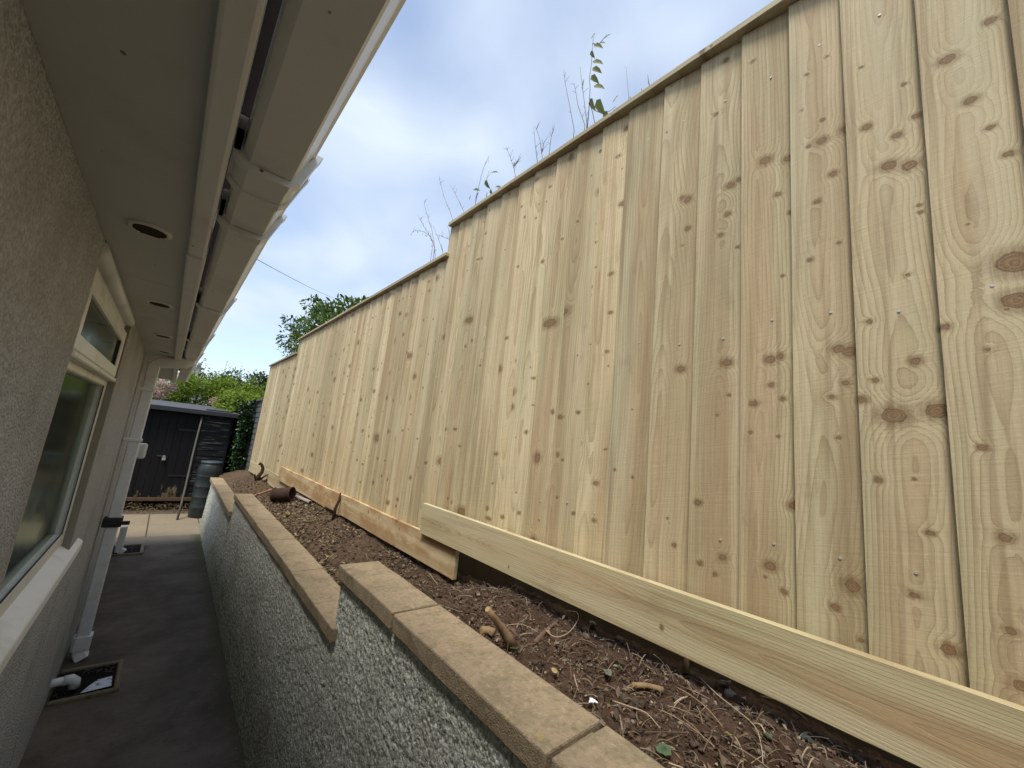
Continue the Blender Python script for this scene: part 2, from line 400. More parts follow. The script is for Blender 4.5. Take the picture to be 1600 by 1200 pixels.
# ------------------------------------------------------------------ setting: ground, path, paving
b = NB('ground_soil'); c = b.mix(b.noise(b.pos(), 0.7, 5, 0.6), (0.05, 0.04, 0.025), (0.08, 0.06, 0.035)); M_GROUND = b.bsdf(c, 0.95, None, 0.1)
struct(mesh_obj('ground', [(-400, -400, -0.06), (400, -400, -0.06), (400, 400, -0.06), (-400, 400, -0.06)], [(0, 1, 2, 3)], M_GROUND))
b = NB('path_tarmac'); p = b.pos()
n = b.noise(p, 2.2, 6, 0.65); f = b.noise(p, 260, 2, 0.6); m_ = b.noise(p, 9, 4, 0.6, 0.6)
c = b.mix(b.mr(n, 0.35, 0.7), (0.066, 0.052, 0.040), (0.135, 0.108, 0.084))
c = b.mix(b.math('MULTIPLY', b.mr(m_, 0.52, 0.72), 0.55), c, (0.11, 0.095, 0.08))
c = b.mix(b.math('MULTIPLY', b.mr(b.noise(b.vm('ADD', p, (7, 3, 1)), 3.1, 3), 0.56, 0.72), 0.5), c, (0.060, 0.026, 0.026))
c = b.mix(b.math('MULTIPLY', b.mr(f, 0.62, 0.75), 0.4), c, (0.16, 0.145, 0.12))
sx = b.sep(p)
lt = b.math('MULTIPLY', b.mr(b.math('ADD', sx[1], b.math('MULTIPLY', b.noise(p, 5, 3), 0.5)), 6.75, 7.3), 0.7)
c = b.mix(lt, c, (0.19, 0.165, 0.135))
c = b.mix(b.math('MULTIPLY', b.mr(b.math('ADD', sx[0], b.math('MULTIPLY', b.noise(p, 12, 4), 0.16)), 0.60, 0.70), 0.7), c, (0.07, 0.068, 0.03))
c = b.mix(b.math('MULTIPLY', b.mr(b.noise(p, 45, 3, 0.7), 0.55, 0.7), 0.4), c, (0.035, 0.028, 0.023))
M_PATH = b.bsdf(c, 0.8, b.bump(b.math('ADD', f, b.math('MULTIPLY', m_, 3.0)), 0.5, 0.003), 0.25)
gx = np.linspace(-0.45, 0.72, 24); gy = np.linspace(-3.0, 7.165, 180)
X, Y = np.meshgrid(gx, gy, indexing='ij'); Z = (fbm(X * 3, Y * 3, 3, 3) - 0.45) * 0.012
V = np.stack([X, Y, Z], -1).reshape(-1, 3); ii = np.arange(24 * 180).reshape(24, 180)
Fq = np.stack([ii[:-1, :-1], ii[1:, :-1], ii[1:, 1:], ii[:-1, 1:]], -1).reshape(-1, 4)
struct(np_obj('path', V, Fq, M_PATH, None, True))
# patio slabs beyond the path
b = NB('patio_slab'); p = b.pos()
c = b.mix(b.noise(p, 5, 5, 0.65), (0.22, 0.172, 0.112), (0.32, 0.255, 0.175)); c = b.mix(b.math('MULTIPLY', b.rnd(), 0.35), c, (0.19, 0.165, 0.12))
c = b.mix(b.math('MULTIPLY', b.mr(b.noise(p, 16, 4), 0.55, 0.75), 0.5), c, (0.16, 0.13, 0.09))
M_SLAB = b.bsdf(c, 0.85, b.bump(b.noise(p, 60, 3), 0.4, 0.003), 0.2)
pv = struct(mesh_obj('patio', [(-1.6, 7.17, -0.018), (1.6, 7.17, -0.018), (1.6, 10.4, -0.018), (-1.6, 10.4, -0.018)], [(0, 1, 2, 3)], plain('joint_mortar', (0.11, 0.09, 0.065), 0.95, 0.1, 0.3, 30)))
jx = float(on(231, 822, 2, 0)[0])
for r_ in range(2):
    y0 = 7.18 + r_ * 0.78
    for k in range(-3, 3):
        x0 = jx + k * 0.60 - r_ * 0.0
        if x0 + 0.6 < -1.5 or x0 > 1.2: continue
        box('paving_slab', (x0 + 0.006, y0, -0.05), (x0 + 0.594, y0 + 0.77, random.uniform(-0.004, 0.004)), M_SLAB, pv, 0.006)

# ------------------------------------------------------------------ house
S = H / 1.5                                   # all hand measurements below were taken for a 1.5 m lens height
WX = -0.19 * S                                # face of the wall
SOF = 1.896 * S
HY0, HY1 = -3.0, 6.35
ry0, ry1 = 1.33 * S, 2.36 * S                 # window opening
sillz = 0.952 * S
house = thing('house', 'cream roughcast bungalow wall with white soffit and window along the dark path', 'house', (WX, 1.5, 0))
def hw(a, b_, name='wall', mat=None): return box(name, a, b_, mat or M_HOUSE, house)
TH = 0.28
hw((WX - TH, HY0, -0.05), (WX, ry0, SOF + 0.1))
hw((WX - TH, ry0 + 0.0005, -0.05), (WX - 0.0005, ry1 - 0.0005, sillz - 0.03))
hw((WX - TH, ry1, -0.05), (WX, HY1, SOF + 0.1))
hw((WX - 4.2, HY1 - 0.25, -0.05), (WX - TH - 0.001, HY1 - 0.001, SOF + 0.1))
# reveals: smooth plaster bands lining the opening; the far one has its shade put into the colour
hw((WX - 0.09, ry1 - 0.012, sillz - 0.02), (WX - 0.001, ry1 - 0.0006, SOF), 'reveal', plain('reveal_shaded', (0.25, 0.235, 0.19), 0.85, 0.2, 0.1, 30, 0.2))
hw((WX - 0.09, ry0 + 0.0006, sillz - 0.02), (WX - 0.001, ry0 + 0.010, SOF), 'reveal', M_REVEAL)
# soffit boards
FI, FO = -0.040, -0.004
sj = [HY0, -0.9, 1.62 * S, 3.45, 5.3, HY1 + 0.1]
for a, c_ in zip(sj[:-1], sj[1:]):
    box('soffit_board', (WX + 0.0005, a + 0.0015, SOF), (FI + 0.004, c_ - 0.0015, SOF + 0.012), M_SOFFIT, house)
box('soffit_backing', (WX - 0.05, HY0, SOF + 0.0135), (FI, HY1 + 0.1, SOF + 0.02), M_DARK, house)
fj = [HY0, 1.215 * S, 3.9, HY1 + 0.1]
for k, (a, c_) in enumerate(zip(fj[:-1], fj[1:])):
    d_ = 0.0 if k != 1 else 0.002
    box('fascia', (FI - d_, a + 0.001, SOF - 0.012 - d_), (FO + d_, c_ - 0.001, SOF + 0.20), M_UPVC, house, 0.006, 0, 2)
# soffit vents
M_VENT = plain('vent_grille', (0.055, 0.045, 0.032), 0.7, 0.3)
for px_ in ((235, 358), (250, 474), (255, 524), (258, 549)):
    q = on(*px_, 2, SOF); vx, vy = float(q[0]), float(q[1])
    vt = lathe('soffit_vent', [(0.030, 0.006), (0.040, 0.004), (0.040, -0.003), (0.034, -0.006), (0.030, -0.003), (0.030, 0.006)], 28, M_UPVC, house, (vx - WX, vy - 1.5, SOF - 0.001))
    dk = lathe('grille', [(0.0305, -0.001), (0.0305, -0.003)], 28, M_VENT, vt, (vx - WX, vy - 1.5, SOF - 0.001))
    for q_ in range(-3, 4):
        wd = math.sqrt(max(0.0001, 0.0300 ** 2 - (q_ * 0.008) ** 2))
        box('louvre', (vx - wd, vy + q_ * 0.008 - 0.0013, SOF - 0.0075), (vx + wd, vy + q_ * 0.008 + 0.0013, SOF - 0.0045), M_VENT, vt)
# roof: the eaves course projects over the gutter
rf = extrude_y('roof', [(0.045, SOF + 0.115), (0.045, SOF + 0.15), (-4.4, SOF + 2.25), (-4.4, SOF + 2.20)], HY0, HY1 + 0.12, M_ROOF, house)
# window
M_GLASS = NB('window_glass'); bb = M_GLASS
fr = bb.n('ShaderNodeFresnel'); bb.put(1.5, fr.inputs[0]); tr = bb.n('ShaderNodeBsdfTransparent'); bb.put((0.72, 0.80, 0.70), tr.inputs[0])
gl = bb.n('ShaderNodeBsdfGlossy'); bb.put(0.13, gl.inputs['Roughness']); bb.put((0.72, 0.80, 0.70), gl.inputs['Color'])
bb.put(bb.bump(bb.noise(bb.pos(), 7, 2), 0.12, 0.01), gl.inputs['Normal'])
ms = bb.n('ShaderNodeMixShader'); bb.t.links.new(fr.outputs[0], ms.inputs[0]); bb.t.links.new(tr.outputs[0], ms.inputs[1]); bb.t.links.new(gl.outputs[0], ms.inputs[2])
bb.t.links.new(ms.outputs[0], bb.out.inputs[0]); M_GLASS = bb.m
M_FRAME = plain('window_upvc', (0.71, 0.72, 0.69), 0.35, 0.45, 0.06, 14, 0, (0.30, 0.28, 0.19), 0.4)
FX = -0.213 * S                               # front of the window frame
y0, y1 = ry0 + 0.011, ry1 - 0.013
top = SOF - 0.055; trz0, trz1 = 1.588 * S, 1.625 * S
win = bpy.data.objects.new('window', None); COL.objects.link(win); win.parent = house; win.location = (0, 0, 0)
fw = 0.055
def wb(name, a, b_, mat=M_FRAME, bev=0.004): return box(name, a, b_, mat, win, bev)
wb('frame', (FX - 0.06, y1 - fw, sillz + 0.01), (FX, y1, top))
wb('frame', (FX - 0.06, y0, sillz + 0.01), (FX, y0 + fw, top))
wb('frame', (FX - 0.0585, y0 + fw - 0.001, sillz + 0.011), (FX - 0.0012, y1 - fw + 0.001, sillz + 0.01 + fw))
wb('frame', (FX - 0.0585, y0 + fw - 0.001, top - fw), (FX - 0.0012, y1 - fw + 0.001, top - 0.001))
wb('transom', (FX - 0.0585, y0 + fw - 0.001, trz0), (FX - 0.0012, y1 - fw + 0.001, trz1))
# opening top light, proud of the frame
sz0, sz1 = trz1 + 0.004, top - 0.02; sy0, sy1 = y0 + 0.02, y1 - 0.018; sw = 0.048
wb('sash', (FX + 0.0005, sy1 - sw, sz0), (FX + 0.020, sy1, sz1), bev=0.005)
wb('sash', (FX + 0.0005, sy0, sz0), (FX + 0.020, sy0 + sw, sz1), bev=0.005)
wb('sash', (FX + 0.001, sy0 + sw - 0.002, sz0), (FX + 0.019, sy1 - sw + 0.002, sz0 + sw), bev=0.005)
wb('sash', (FX + 0.001, sy0 + sw - 0.002, sz1 - sw), (FX + 0.019, sy1 - sw + 0.002, sz1), bev=0.005)
wb('drip_bar', (FX + 0.001, sy0, sz0 - 0.020), (FX + 0.026, sy1, sz0 - 0.002), bev=0.004)
wb('glazing_seal', (FX - 0.004, y1 - fw - 0.008, sillz + fw), (FX - 0.0015, y1 - fw + 0.0005, trz0), M_BLACK, 0)
wb('glazing_seal', (FX + 0.006, sy1 - sw - 0.007, sz0 + sw), (FX + 0.0125, sy1 - sw + 0.0005, sz1 - sw), M_BLACK, 0)
wb('glazing_seal', (FX - 0.004, y0 + fw, sillz + 0.0095 + fw), (FX - 0.0015, y1 - fw - 0.009, sillz + 0.016 + fw), M_BLACK, 0)
wb('pane', (FX - 0.030, y0 + fw - 0.004, sillz + fw + 0.004), (FX - 0.024, y1 - fw + 0.004, trz0 + 0.004), M_GLASS, 0)
wb('pane', (FX + 0.003, sy0 + sw - 0.004, sz0 + sw - 0.004), (FX + 0.0055, sy1 - sw + 0.004, sz1 - sw + 0.004), M_GLASS, 0)
# head bead under the soffit and a closing strip above the frame
tube('head_bead', [(WX - 0.010, y0 - 0.006, SOF - 0.022), (WX - 0.010, ry1 - 0.013, SOF - 0.022)], 0.021, M_UPVC, win, 14)
wb('head_board', (FX - 0.06, y0, top + 0.0005), (FX + 0.006, y1, SOF - 0.002), M_UPVC, 0.002)
# room behind: pale blind and dim wall
M_BLIND = plain('green_blind', (0.26, 0.30, 0.22), 0.9, 0.1, 0.35, 4)
wb('curtain', (FX - 0.20, y0 + 0.02, sillz - 0.1), (FX - 0.19, y1 - 0.16, SOF), M_BLIND, 0)
wb('curtain', (FX - 0.16, y1 - 0.155, sillz - 0.1), (FX - 0.14, y1 + 0.02, SOF), plain('net_curtain', (0.34, 0.34, 0.27), 0.9, 0.1, 0.2, 8), 0)
# sill
SX = -0.172 * S
sl_ = extrude_y('window_sill', [(FX - 0.01, sillz + 0.010), (SX - 0.004, sillz - 0.028), (SX, sillz - 0.034), (SX - 0.001, sillz - 0.075), (WX - 0.02, sillz - 0.078), (FX - 0.01, sillz - 0.05)], ry0 - 0.10, 2.565 * S, M_SILL, win)
bm = bmesh.new(); bm.from_mesh(sl_.data); bmesh.ops.bevel(bm, geom=[e for e in bm.edges], offset=0.004, segments=2, affect='EDGES', profile=0.5); bm.to_mesh(sl_.data); bm.free()
# wall under the far sill carries a rendered strip down to the ground
# meter box further along
mb = on(214, 694, 0, -0.165 * S); 
mbx = box('meter_box', (WX + 0.0005, 5.55, 1.13), (WX + 0.105, 5.72, 1.28), M_UPVC, house, 0.012)
box('meter_door', (WX + 0.104, 5.57, 1.145), (WX + 0.109, 5.70, 1.265), M_UPVC, mbx, 0.004)

# ------------------------------------------------------------------ gutter
gut = thing('gutter', 'white square-section plastic gutter running under the eaves above the path', 'gutter', (0.05, 1.5, SOF))
GZ = SOF + 0.008
gi, go_ = 0.014, 0.090
def gprof(g=0.0, t=0.0025):
    o = [(gi - 0.004 - g, GZ + 0.075), (gi - 0.002 - g, GZ + 0.014 - g * .3), (gi + 0.010, GZ - g), (go_ - 0.004, GZ - g), (go_ + g, GZ + 0.005), (go_ + 0.020 + g, GZ + 0.060), (go_ + 0.026 + g, GZ + 0.067 + g * .5)]
    i = [(x + (t if k < 3 else -t), z + t * (1 if 1 <= k <= 4 else 0)) for k, (x, z) in enumerate(o)]
    return o + i[::-1]
uy = [float(on(*q, 2, GZ)[1]) for q in ((467, 290), (432, 382), (358, 492), (331, 541))]
GE = HY1 + 0.05
cuts = [HY0, uy[0] + 0.06, GE]
for a, c_ in zip(cuts[:-1], cuts[1:]):
    extrude_y('gutter_length', gprof(), a + 0.002, c_ - 0.002, M_UPVC, gut)
def bracket(y, wd, name, g=0.006):
    o = extrude_y(name, gprof(g, g - 0.0012), y - wd / 2, y + wd / 2, M_UPVC, gut)
    box('fixing_lug', (FO + 0.002, y - wd / 2, GZ + 0.012), (gi - 0.006, y + wd / 2, GZ + 0.05), M_UPVC, o)
    return o
bracket(uy[0] + 0.012, 0.026, 'union_collar', 0.013); bracket(uy[0] + 0.058, 0.064, 'union_sleeve', 0.008); bracket(uy[0] + 0.100, 0.022, 'union_collar', 0.012)
for y in (uy[1], uy[2], uy[3], uy[3] + 0.95, uy[3] + 1.9, -0.25, -1.2): bracket(y, 0.034, 'gutter_bracket', 0.011)
box('gutter_end', (gi - 0.004, GE - 0.001, GZ - 0.002), (go_ + 0.02, GE + 0.004, GZ + 0.062), M_UPVC, gut)

# ------------------------------------------------------------------ downpipes
def rect_pipe(name, pts, wd, mat, parent, bev=0.006):
    """square pipe following pts; section is wd x wd"""
    off = Vector(parent_off(parent)); V = []; F = []
    c = wd / 2; k = bev
    sec = [(c, c - k), (c - k, c), (-c + k, c), (-c, c - k), (-c, -c + k), (-c + k, -c), (c - k, -c), (c, -c + k)]
    n = len(sec)
    for i, p in enumerate(pts):
        p = Vector(p); a = Vector(pts[min(i + 1, len(pts) - 1)]) - Vector(pts[max(i - 1, 0)]); a.normalize()
        yv = Vector((0, 1, 0)); xv = a.cross(yv); xv.normalize()
        for s_, t_ in sec: V.append(p + xv * s_ + yv * t_ - off)
    for i in range(len(pts) - 1):
        for q in range(n): F.append((i * n + q, i * n + (q + 1) % n, (i + 1) * n + (q + 1) % n, (i + 1) * n + q))
    F.append(tuple(range(n - 1, -1, -1))); F.append(tuple(range((len(pts) - 1) * n, len(pts) * n)))
    o = mesh_obj(name, V, F, mat, parent)
    bm = bmesh.new(); bm.from_mesh(o.data); bmesh.ops.recalc_face_normals(bm, faces=bm.faces); bm.to_mesh(o.data); bm.free()
    return o
PY = 3.62 * S; PXc = WX + 0.030 + 0.0325
dp = thing('downpipe', 'square white plastic downpipe with black strap near the first gully', 'downpipe', (PXc, PY, 0))
rect_pipe('pipe', [(PXc, PY, 0.115), (PXc, PY, SOF - 0.115)], 0.065, M_UPVC, dp)
rect_pipe('swan_neck', [(PXc, PY, SOF - 0.165), (PXc, PY, SOF - 0.082), (PXc + 0.022, PY, SOF - 0.054), (0.028, PY, SOF - 0.030), (0.052, PY, SOF - 0.014), (0.052, PY, GZ + 0.004)], 0.071, M_UPVC, dp)
for z in (SOF - 0.26, SOF - 0.62):
    cl = box('pipe_clip', (WX + 0.001, PY - 0.042, z - 0.012), (PXc + 0.040, PY + 0.042, z + 0.012), M_UPVC, dp, 0.005)
zb = float(on(186, 816, 1, PY - 0.03)[2])
sb_ = box('strap', (PXc - 0.052, PY - 0.046, zb - 0.032), (PXc + 0.046, PY + 0.046, zb + 0.032), M_BLACK, dp, 0.010, 0, 2)
box('strap_tail', (PXc + 0.045, PY - 0.020, zb - 0.022), (PXc + 0.085, PY - 0.008, zb + 0.004), M_BLACK, sb_, 0.003)
rect_pipe('socket', [(PXc, PY, 0.055), (PXc, PY, 0.135)], 0.088, M_UPVC, dp, 0.012)
rect_pipe('shoe', [(PXc, PY, 0.060), (PXc + 0.004, PY - 0.01, 0.035), (PXc + 0.02, PY - 0.03, 0.008)], 0.066, M_UPVC, dp)
PY2 = 6.05 * S - 0.1
dp2 = thing('downpipe', 'far white downpipe foot standing at the small gully by the paving', 'downpipe', (WX + 0.06, PY2, 0))
rect_pipe('pipe', [(WX + 0.075, PY2, 0.03), (WX + 0.075, PY2, 0.30)], 0.06, M_UPVC, dp2)
rect_pipe('shoe', [(WX + 0.075, PY2, 0.10), (WX + 0.080, PY2, 0.05), (WX + 0.12, PY2, 0.022)], 0.066, M_UPVC, dp2)
# waste pipe
wpz = 0.075; wpy = float(on(92, 1062, 2, 0.09)[1])
wp = thing('waste_pipe', 'short stub of pale waste pipe leaving the house wall beside the near gully', 'pipe', (WX, wpy, wpz))
tube('pipe', [(WX - 0.02, wpy, wpz), (WX + 0.055, wpy + 0.01, wpz)], 0.021, M_UPVC, wp, 16)
tube('elbow', [(WX + 0.045, wpy + 0.008, wpz), (WX + 0.075, wpy + 0.014, wpz - 0.002), (WX + 0.092, wpy + 0.018, wpz - 0.018), (WX + 0.096, wpy + 0.02, wpz - 0.05)], 0.025, M_UPVC, wp, 16)
# gullies
M_CONC = plain('gully_concrete', (0.17, 0.145, 0.095), 0.9, 0.15, 0.3, 25, 0.4, (0.07, 0.06, 0.03), 0.6)
def gully(label, x0, x1, y0, y1, paper):
    g = thing('gully', label, 'drain', ((x0 + x1) / 2, (y0 + y1) / 2, 0)); t = 0.028; h = 0.024
    box('kerb', (x1 - t, y0, -0.01), (x1, y1, h), M_CONC, g, 0.006, 0.003)
    box('kerb', (x0, y0, -0.01), (x1 - t + 0.004, y0 + t, h - 0.003), M_CONC, g, 0.006, 0.003)
    box('kerb', (x0, y1 - t, -0.01), (x1 - t + 0.004, y1, h - 0.002), M_CONC, g, 0.006, 0.003)
    box('pit_shade', (x0 + 0.002, y0 + t - 0.004, -0.02), (x1 - t + 0.002, y1 - t + 0.004, 0.0075), M_DARK, g)  # solid near-black block: the hole's shade is put into its colour
    P = []
    for i in range(40):
        x = random.uniform(x0 + .01, x1 - t - .01); y = random.uniform(y0 + t + .01, y1 - t - .01); a = random.uniform(0, 6.3); l = random.uniform(.012, .035)
        P.append(tube_geo([(x, y, .011), (x + l * math.cos(a), y + l * math.sin(a), .016)], 0.003, 4))
    V, F = join_geo(P); off = Vector(g.location)
    stuff(mesh_obj('debris', [Vector(v) - off for v in V], F, plain('wet_debris', (0.06, 0.035, 0.025), 0.6, 0.4, 0.5, 60), g))
    if paper:
        cx, cy = x1 - t - 0.075, y0 + t + 0.065
        q = [(cx - .06, cy - .05, .019), (cx + .065, cy - .045, .021), (cx + .06, cy + .05, .030), (cx + .0, cy + .055, .024), (cx - .03, cy + .01, .022)]
        pp = mesh_obj('paper_scrap', [*q, *[(a, b_, c_ - 0.0015) for a, b_, c_ in q]], [(0, 1, 2, 3, 4), (9, 8, 7, 6, 5)] + [(i, 5 + i, 5 + (i + 1) % 5, (i + 1) % 5) for i in range(5)],
                      (lambda b: b.bsdf(b.mix(b.mr(b.noise(b.vm('MULTIPLY', b.pos(), (1, 2.5, 1)), 34, 2), 0.60, 0.63), (0.55, 0.60, 0.68), (0.07, 0.07, 0.08)), 0.6, None, 0.3))(NB('torn_paper')))
        tag(pp, 'torn pale blue paper scrap lying in the near gully', 'paper')
    return g
g1 = on(193, 1031, 2, 0.02); g2 = on(187, 1075, 2, 0.02)
gully('square concrete gully surround at the foot of the near downpipe', WX + 0.01, float(g1[0]) + 0.005, float(g2[1]), float(g1[1]) + 0.02, True)
h1 = on(226, 850, 2, 0.02); h2 = on(222, 864, 2, 0.02)
gully('far square gully surround set in the path beside the paving slabs', WX + 0.01, float(h1[0]), float(h2[1]), float(h1[1]) + 0.03, False)

# ------------------------------------------------------------------ retaining wall
def xo(y): return 0.588 + 0.014 * y           # outer edge of the coping
b = NB('pebbledash'); p = b.pos()
vo = b.voro(p, 150, '3D'); cs_ = b.sep(vo.outputs['Color']); fn = b.noise(p, 330, 2, 0.6); bg_ = b.noise(p, 2.6, 4, 0.6); mid = b.noise(p, 11, 3, 0.6)
c = b.ramp(cs_[0], [(0.0, (0.26, 0.265, 0.22)), (0.3, (0.42, 0.425, 0.365)), (0.68, (0.55, 0.555, 0.485)), (0.92, (0.70, 0.70, 0.63))])
c = b.mix(b.math('MULTIPLY', b.mr(bg_, 0.48, 0.72), 0.4), c, (0.24, 0.24, 0.16))
zc = b.sep(p)[2]
alg = b.mr(b.math('ADD', zc, b.math('MULTIPLY', mid, -0.35)), 0.22, -0.18)
c = b.mix(b.math('MULTIPLY', alg, 0.6), c, (0.13, 0.14, 0.06))
c = b.mix(b.math('MULTIPLY', b.mr(b.noise(b.vm('ADD', p, (4, 9, 2)), 4.5, 3), 0.57, 0.72), 0.4), c, (0.30, 0.22, 0.16))
h = b.math('ADD', b.math('MULTIPLY', vo.outputs['Distance'], -1.0), b.math('MULTIPLY', fn, 0.7))
M_DASH = b.bsdf(c, 0.85, b.bump(h, 0.6, 0.003), 0.2)
b = NB('coping_stone'); p = b.pos(); fn = b.noise(p, 300, 2, 0.65); bg_ = b.noise(p, 5, 5, 0.6); sp_ = b.noise(b.vm('MULTIPLY', p, (1, 1, 2)), 38, 4, 0.7)
r_ = b.rnd(); tn = b.mix(r_, (0.41, 0.325, 0.225), (0.48, 0.39, 0.28))
c = b.mix(b.mr(bg_, 0.3, 0.72), tn, (0.35, 0.285, 0.20))
c = b.mix(b.math('MULTIPLY', b.mr(sp_, 0.55, 0.72), 0.5), c, (0.22, 0.19, 0.115))
c = b.mix(b.math('MULTIPLY', b.mr(fn, 0.58, 0.75), 0.45), c, (0.62, 0.53, 0.39))
c = b.mix(b.math('MULTIPLY', b.mr(fn, 0.42, 0.28), 0.4), c, (0.13, 0.10, 0.065))
m1 = b.noise(p, 75, 4, 0.75); m2 = b.noise(b.vm('ADD', p, (1, 2, 9)), 24, 4, 0.7)
c = b.mix(b.math('MULTIPLY', b.mr(m1, 0.52, 0.68), 0.55), c, (0.20, 0.155, 0.10))
c = b.mix(b.math('MULTIPLY', b.mr(m1, 0.46, 0.32), 0.45), c, (0.60, 0.51, 0.38))
c = b.mix(b.math('MULTIPLY', b.mr(m2, 0.50, 0.66), 0.5), c, (0.235, 0.20, 0.125))
c = b.vm('MULTIPLY', c, (0.80, 0.755, 0.68))
c = b.mix(b.math('MULTIPLY', b.mr(b.noise(b.vm('ADD', p, (8, 1, 4)), 9, 5, 0.7), 0.52, 0.66), 0.45), c, (0.135, 0.125, 0.07))
c = b.mix(b.math('MULTIPLY', b.mr(b.noise(b.vm('ADD', p, (3, 5, 2)), 17, 2), 0.68, 0.75), 0.5), c, (0.37, 0.30, 0.08))
M_COPE = b.bsdf(c, 0.88, b.bump(b.math('ADD', fn, b.math('MULTIPLY', m1, 1.5)), 0.8, 0.003), 0.2)
rw = thing('retaining_wall', 'stepped grey pebbledash retaining wall with buff coping stones', 'wall', (xo(2), 2, 0))
CW, CT = 0.158, 0.050
ys = [float(on(531, 881, 2, 1.028 * S)[1])]
yS1 = ys[0]                                   # end of the high section
secs = [(-2.2, yS1 - 0.012, 1.028 * S, 0.0), (yS1 - 0.016, float(on(366, 770, 2, 0.835 * S)[1]) - 0.01, 0.828 * S, 0.0)]
yS2 = secs[1][1] + 0.011
secs.append((yS2 - 0.014, 7.70, 0.672 * S, -0.002))
rwo = np.array(rw.location)
for si, (a, c_, zt, sh) in enumerate(secs):
    zt_ = zt - CT - 0.002
    # body
    bodyV = []
    for y in (a, c_):
        for x, z in ((xo(y) + sh + 0.034, -0.05), (xo(y) + sh + CW - 0.03, -0.05), (xo(y) + sh + CW - 0.03, zt_), (xo(y) + sh + 0.030, zt_)): bodyV.append(np.array((x, y, z)) - rwo)
    mesh_obj('wall_core', bodyV, [(0, 1, 2, 3), (7, 6, 5, 4), (0, 4, 5, 1), (1, 5, 6, 2), (2, 6, 7, 3), (3, 7, 4, 0)], M_DASH, rw)
    # pebbledash skin, real relief
    yl = [a]
    while yl[-1] < c_: yl.append(yl[-1] + (0.0042 + 0.0030 * max(yl[-1] - 0.4, 0) if yl[-1] > 0.2 else 0.02))
    yl[-1] = c_; yl = np.array(yl); zl = np.linspace(-0.03, zt_, int((zt_ + .03) / 0.0062))
    Yg, Zg = np.meshgrid(yl, zl, indexing='ij')
    dsp = pebbles(Yg, Zg, 0.0100, 3 + si) * 0.0058 + pebbles(Yg, Zg, 0.0065, 33 + si, 0.7) * 0.0036 + (fbm(Yg * 5, Zg * 5, 3, 8) - .45) * 0.012
    Xg = xo(Yg) + sh + 0.020 - 0.040 * (1 - np.clip(Zg / 0.9, 0, 1)) - dsp + 0.004
    Xg = np.where(Zg < 0.10, Xg - 0.010 * (1 - np.clip(Zg, 0, .1) / 0.1), Xg)
    ii = np.arange(Xg.size).reshape(Xg.shape)
    Fq = np.stack([ii[:-1, :-1], ii[:-1, 1:], ii[1:, 1:], ii[1:, :-1]], -1).reshape(-1, 4)
    np_obj('pebbledash_face', np.stack([Xg, Yg, Zg], -1).reshape(-1, 3) - rwo, Fq, M_DASH, rw, True)
    # end skin where the step leaves it bare
    if si < 2:
        zl2 = np.linspace(secs[si + 1][2] - CT, zt_, 40); xl = np.linspace(0, CW - 0.035, 22)
        Xe, Ze = np.meshgrid(xl, zl2, indexing='ij'); de = pebbles(Xe, Ze, 0.0135, 70 + si) * 0.006
        ii = np.arange(Xe.size).reshape(Xe.shape); Fq = np.stack([ii[:-1, :-1], ii[:-1, 1:], ii[1:, 1:], ii[1:, :-1]], -1).reshape(-1, 4)
        np_obj('pebbledash_face', np.stack([xo(c_) + sh + 0.024 + Xe, c_ + de + 0.0005, Ze], -1).reshape(-1, 3) - rwo, Fq, M_DASH, rw, True)
def coping(a, c_, zt, sh, tilt=0.0):
    bm = bmesh.new(); bmesh.ops.create_cube(bm, size=1)
    L = c_ - a
    bmesh.ops.subdivide_edges(bm, edges=[e for e in bm.edges if abs(e.verts[0].co.y - e.verts[1].co.y) > .5], cuts=5)
    for v in bm.verts:
        y = v.co.y * L; yw = (a + c_) / 2 + y
        x = (xo(yw) - xo((a + c_) / 2)) + v.co.x * CW
        v.co = Vector((x + random.uniform(-.0022, .0022), y + random.uniform(-.001, .001), v.co.z * CT + random.uniform(-.001, .001) + tilt * v.co.y))
    bmesh.ops.bevel(bm, geom=[e for e in bm.edges if e.calc_face_angle(0) > 0.6], offset=0.0045, segments=2, affect='EDGES', profile=0.5)
    ym = (a + c_) / 2
    bm_obj('coping_stone', bm, M_COPE, rw, False, Vector((xo(ym) + sh + CW / 2, ym, zt - CT / 2)) - rw.location)
j1 = [float(on(*q, 2, 1.028 * S)[1]) for q in ((617, 957), (864, 1176))]
e = [yS1, *j1]
while e[-1] > -1.9: e.append(e[-1] - 0.62)
for k in range(len(e) - 1): coping(e[k + 1] + 0.006, e[k] - 0.006, 1.028 * S, 0, random.uniform(-.003, .003))
e = [yS1 - 0.062] + [float(on(*q, 2, 0.828 * S)[1]) for q in ((456.8, 893), (421, 844), (397.6, 812), (381, 790))] + [yS2]
# the first of these runs forward past the step
for k in range(len(e) - 1): coping(e[k] + 0.004, e[k + 1] - 0.004, 0.828 * S, -0.004 if k == 0 else 0, random.uniform(-.003, .003))
e = [yS2 - 0.05, yS2 + 0.6, yS2 + 1.25, 7.74]
for k in range(len(e) - 1): coping(e[k] + 0.003, e[k + 1] - 0.003, 0.672 * S, -0.022)
# mortar closing the coping joints
box('mortar_bed', (xo(1) + .03, -1.9, 1.028 * S - CT), (xo(0) + CW - 0.02, yS1 - 0.03, 1.028 * S - 0.012), plain('mortar', (0.20, 0.165, 0.115), 0.95, 0.1, 0.3, 40), rw)

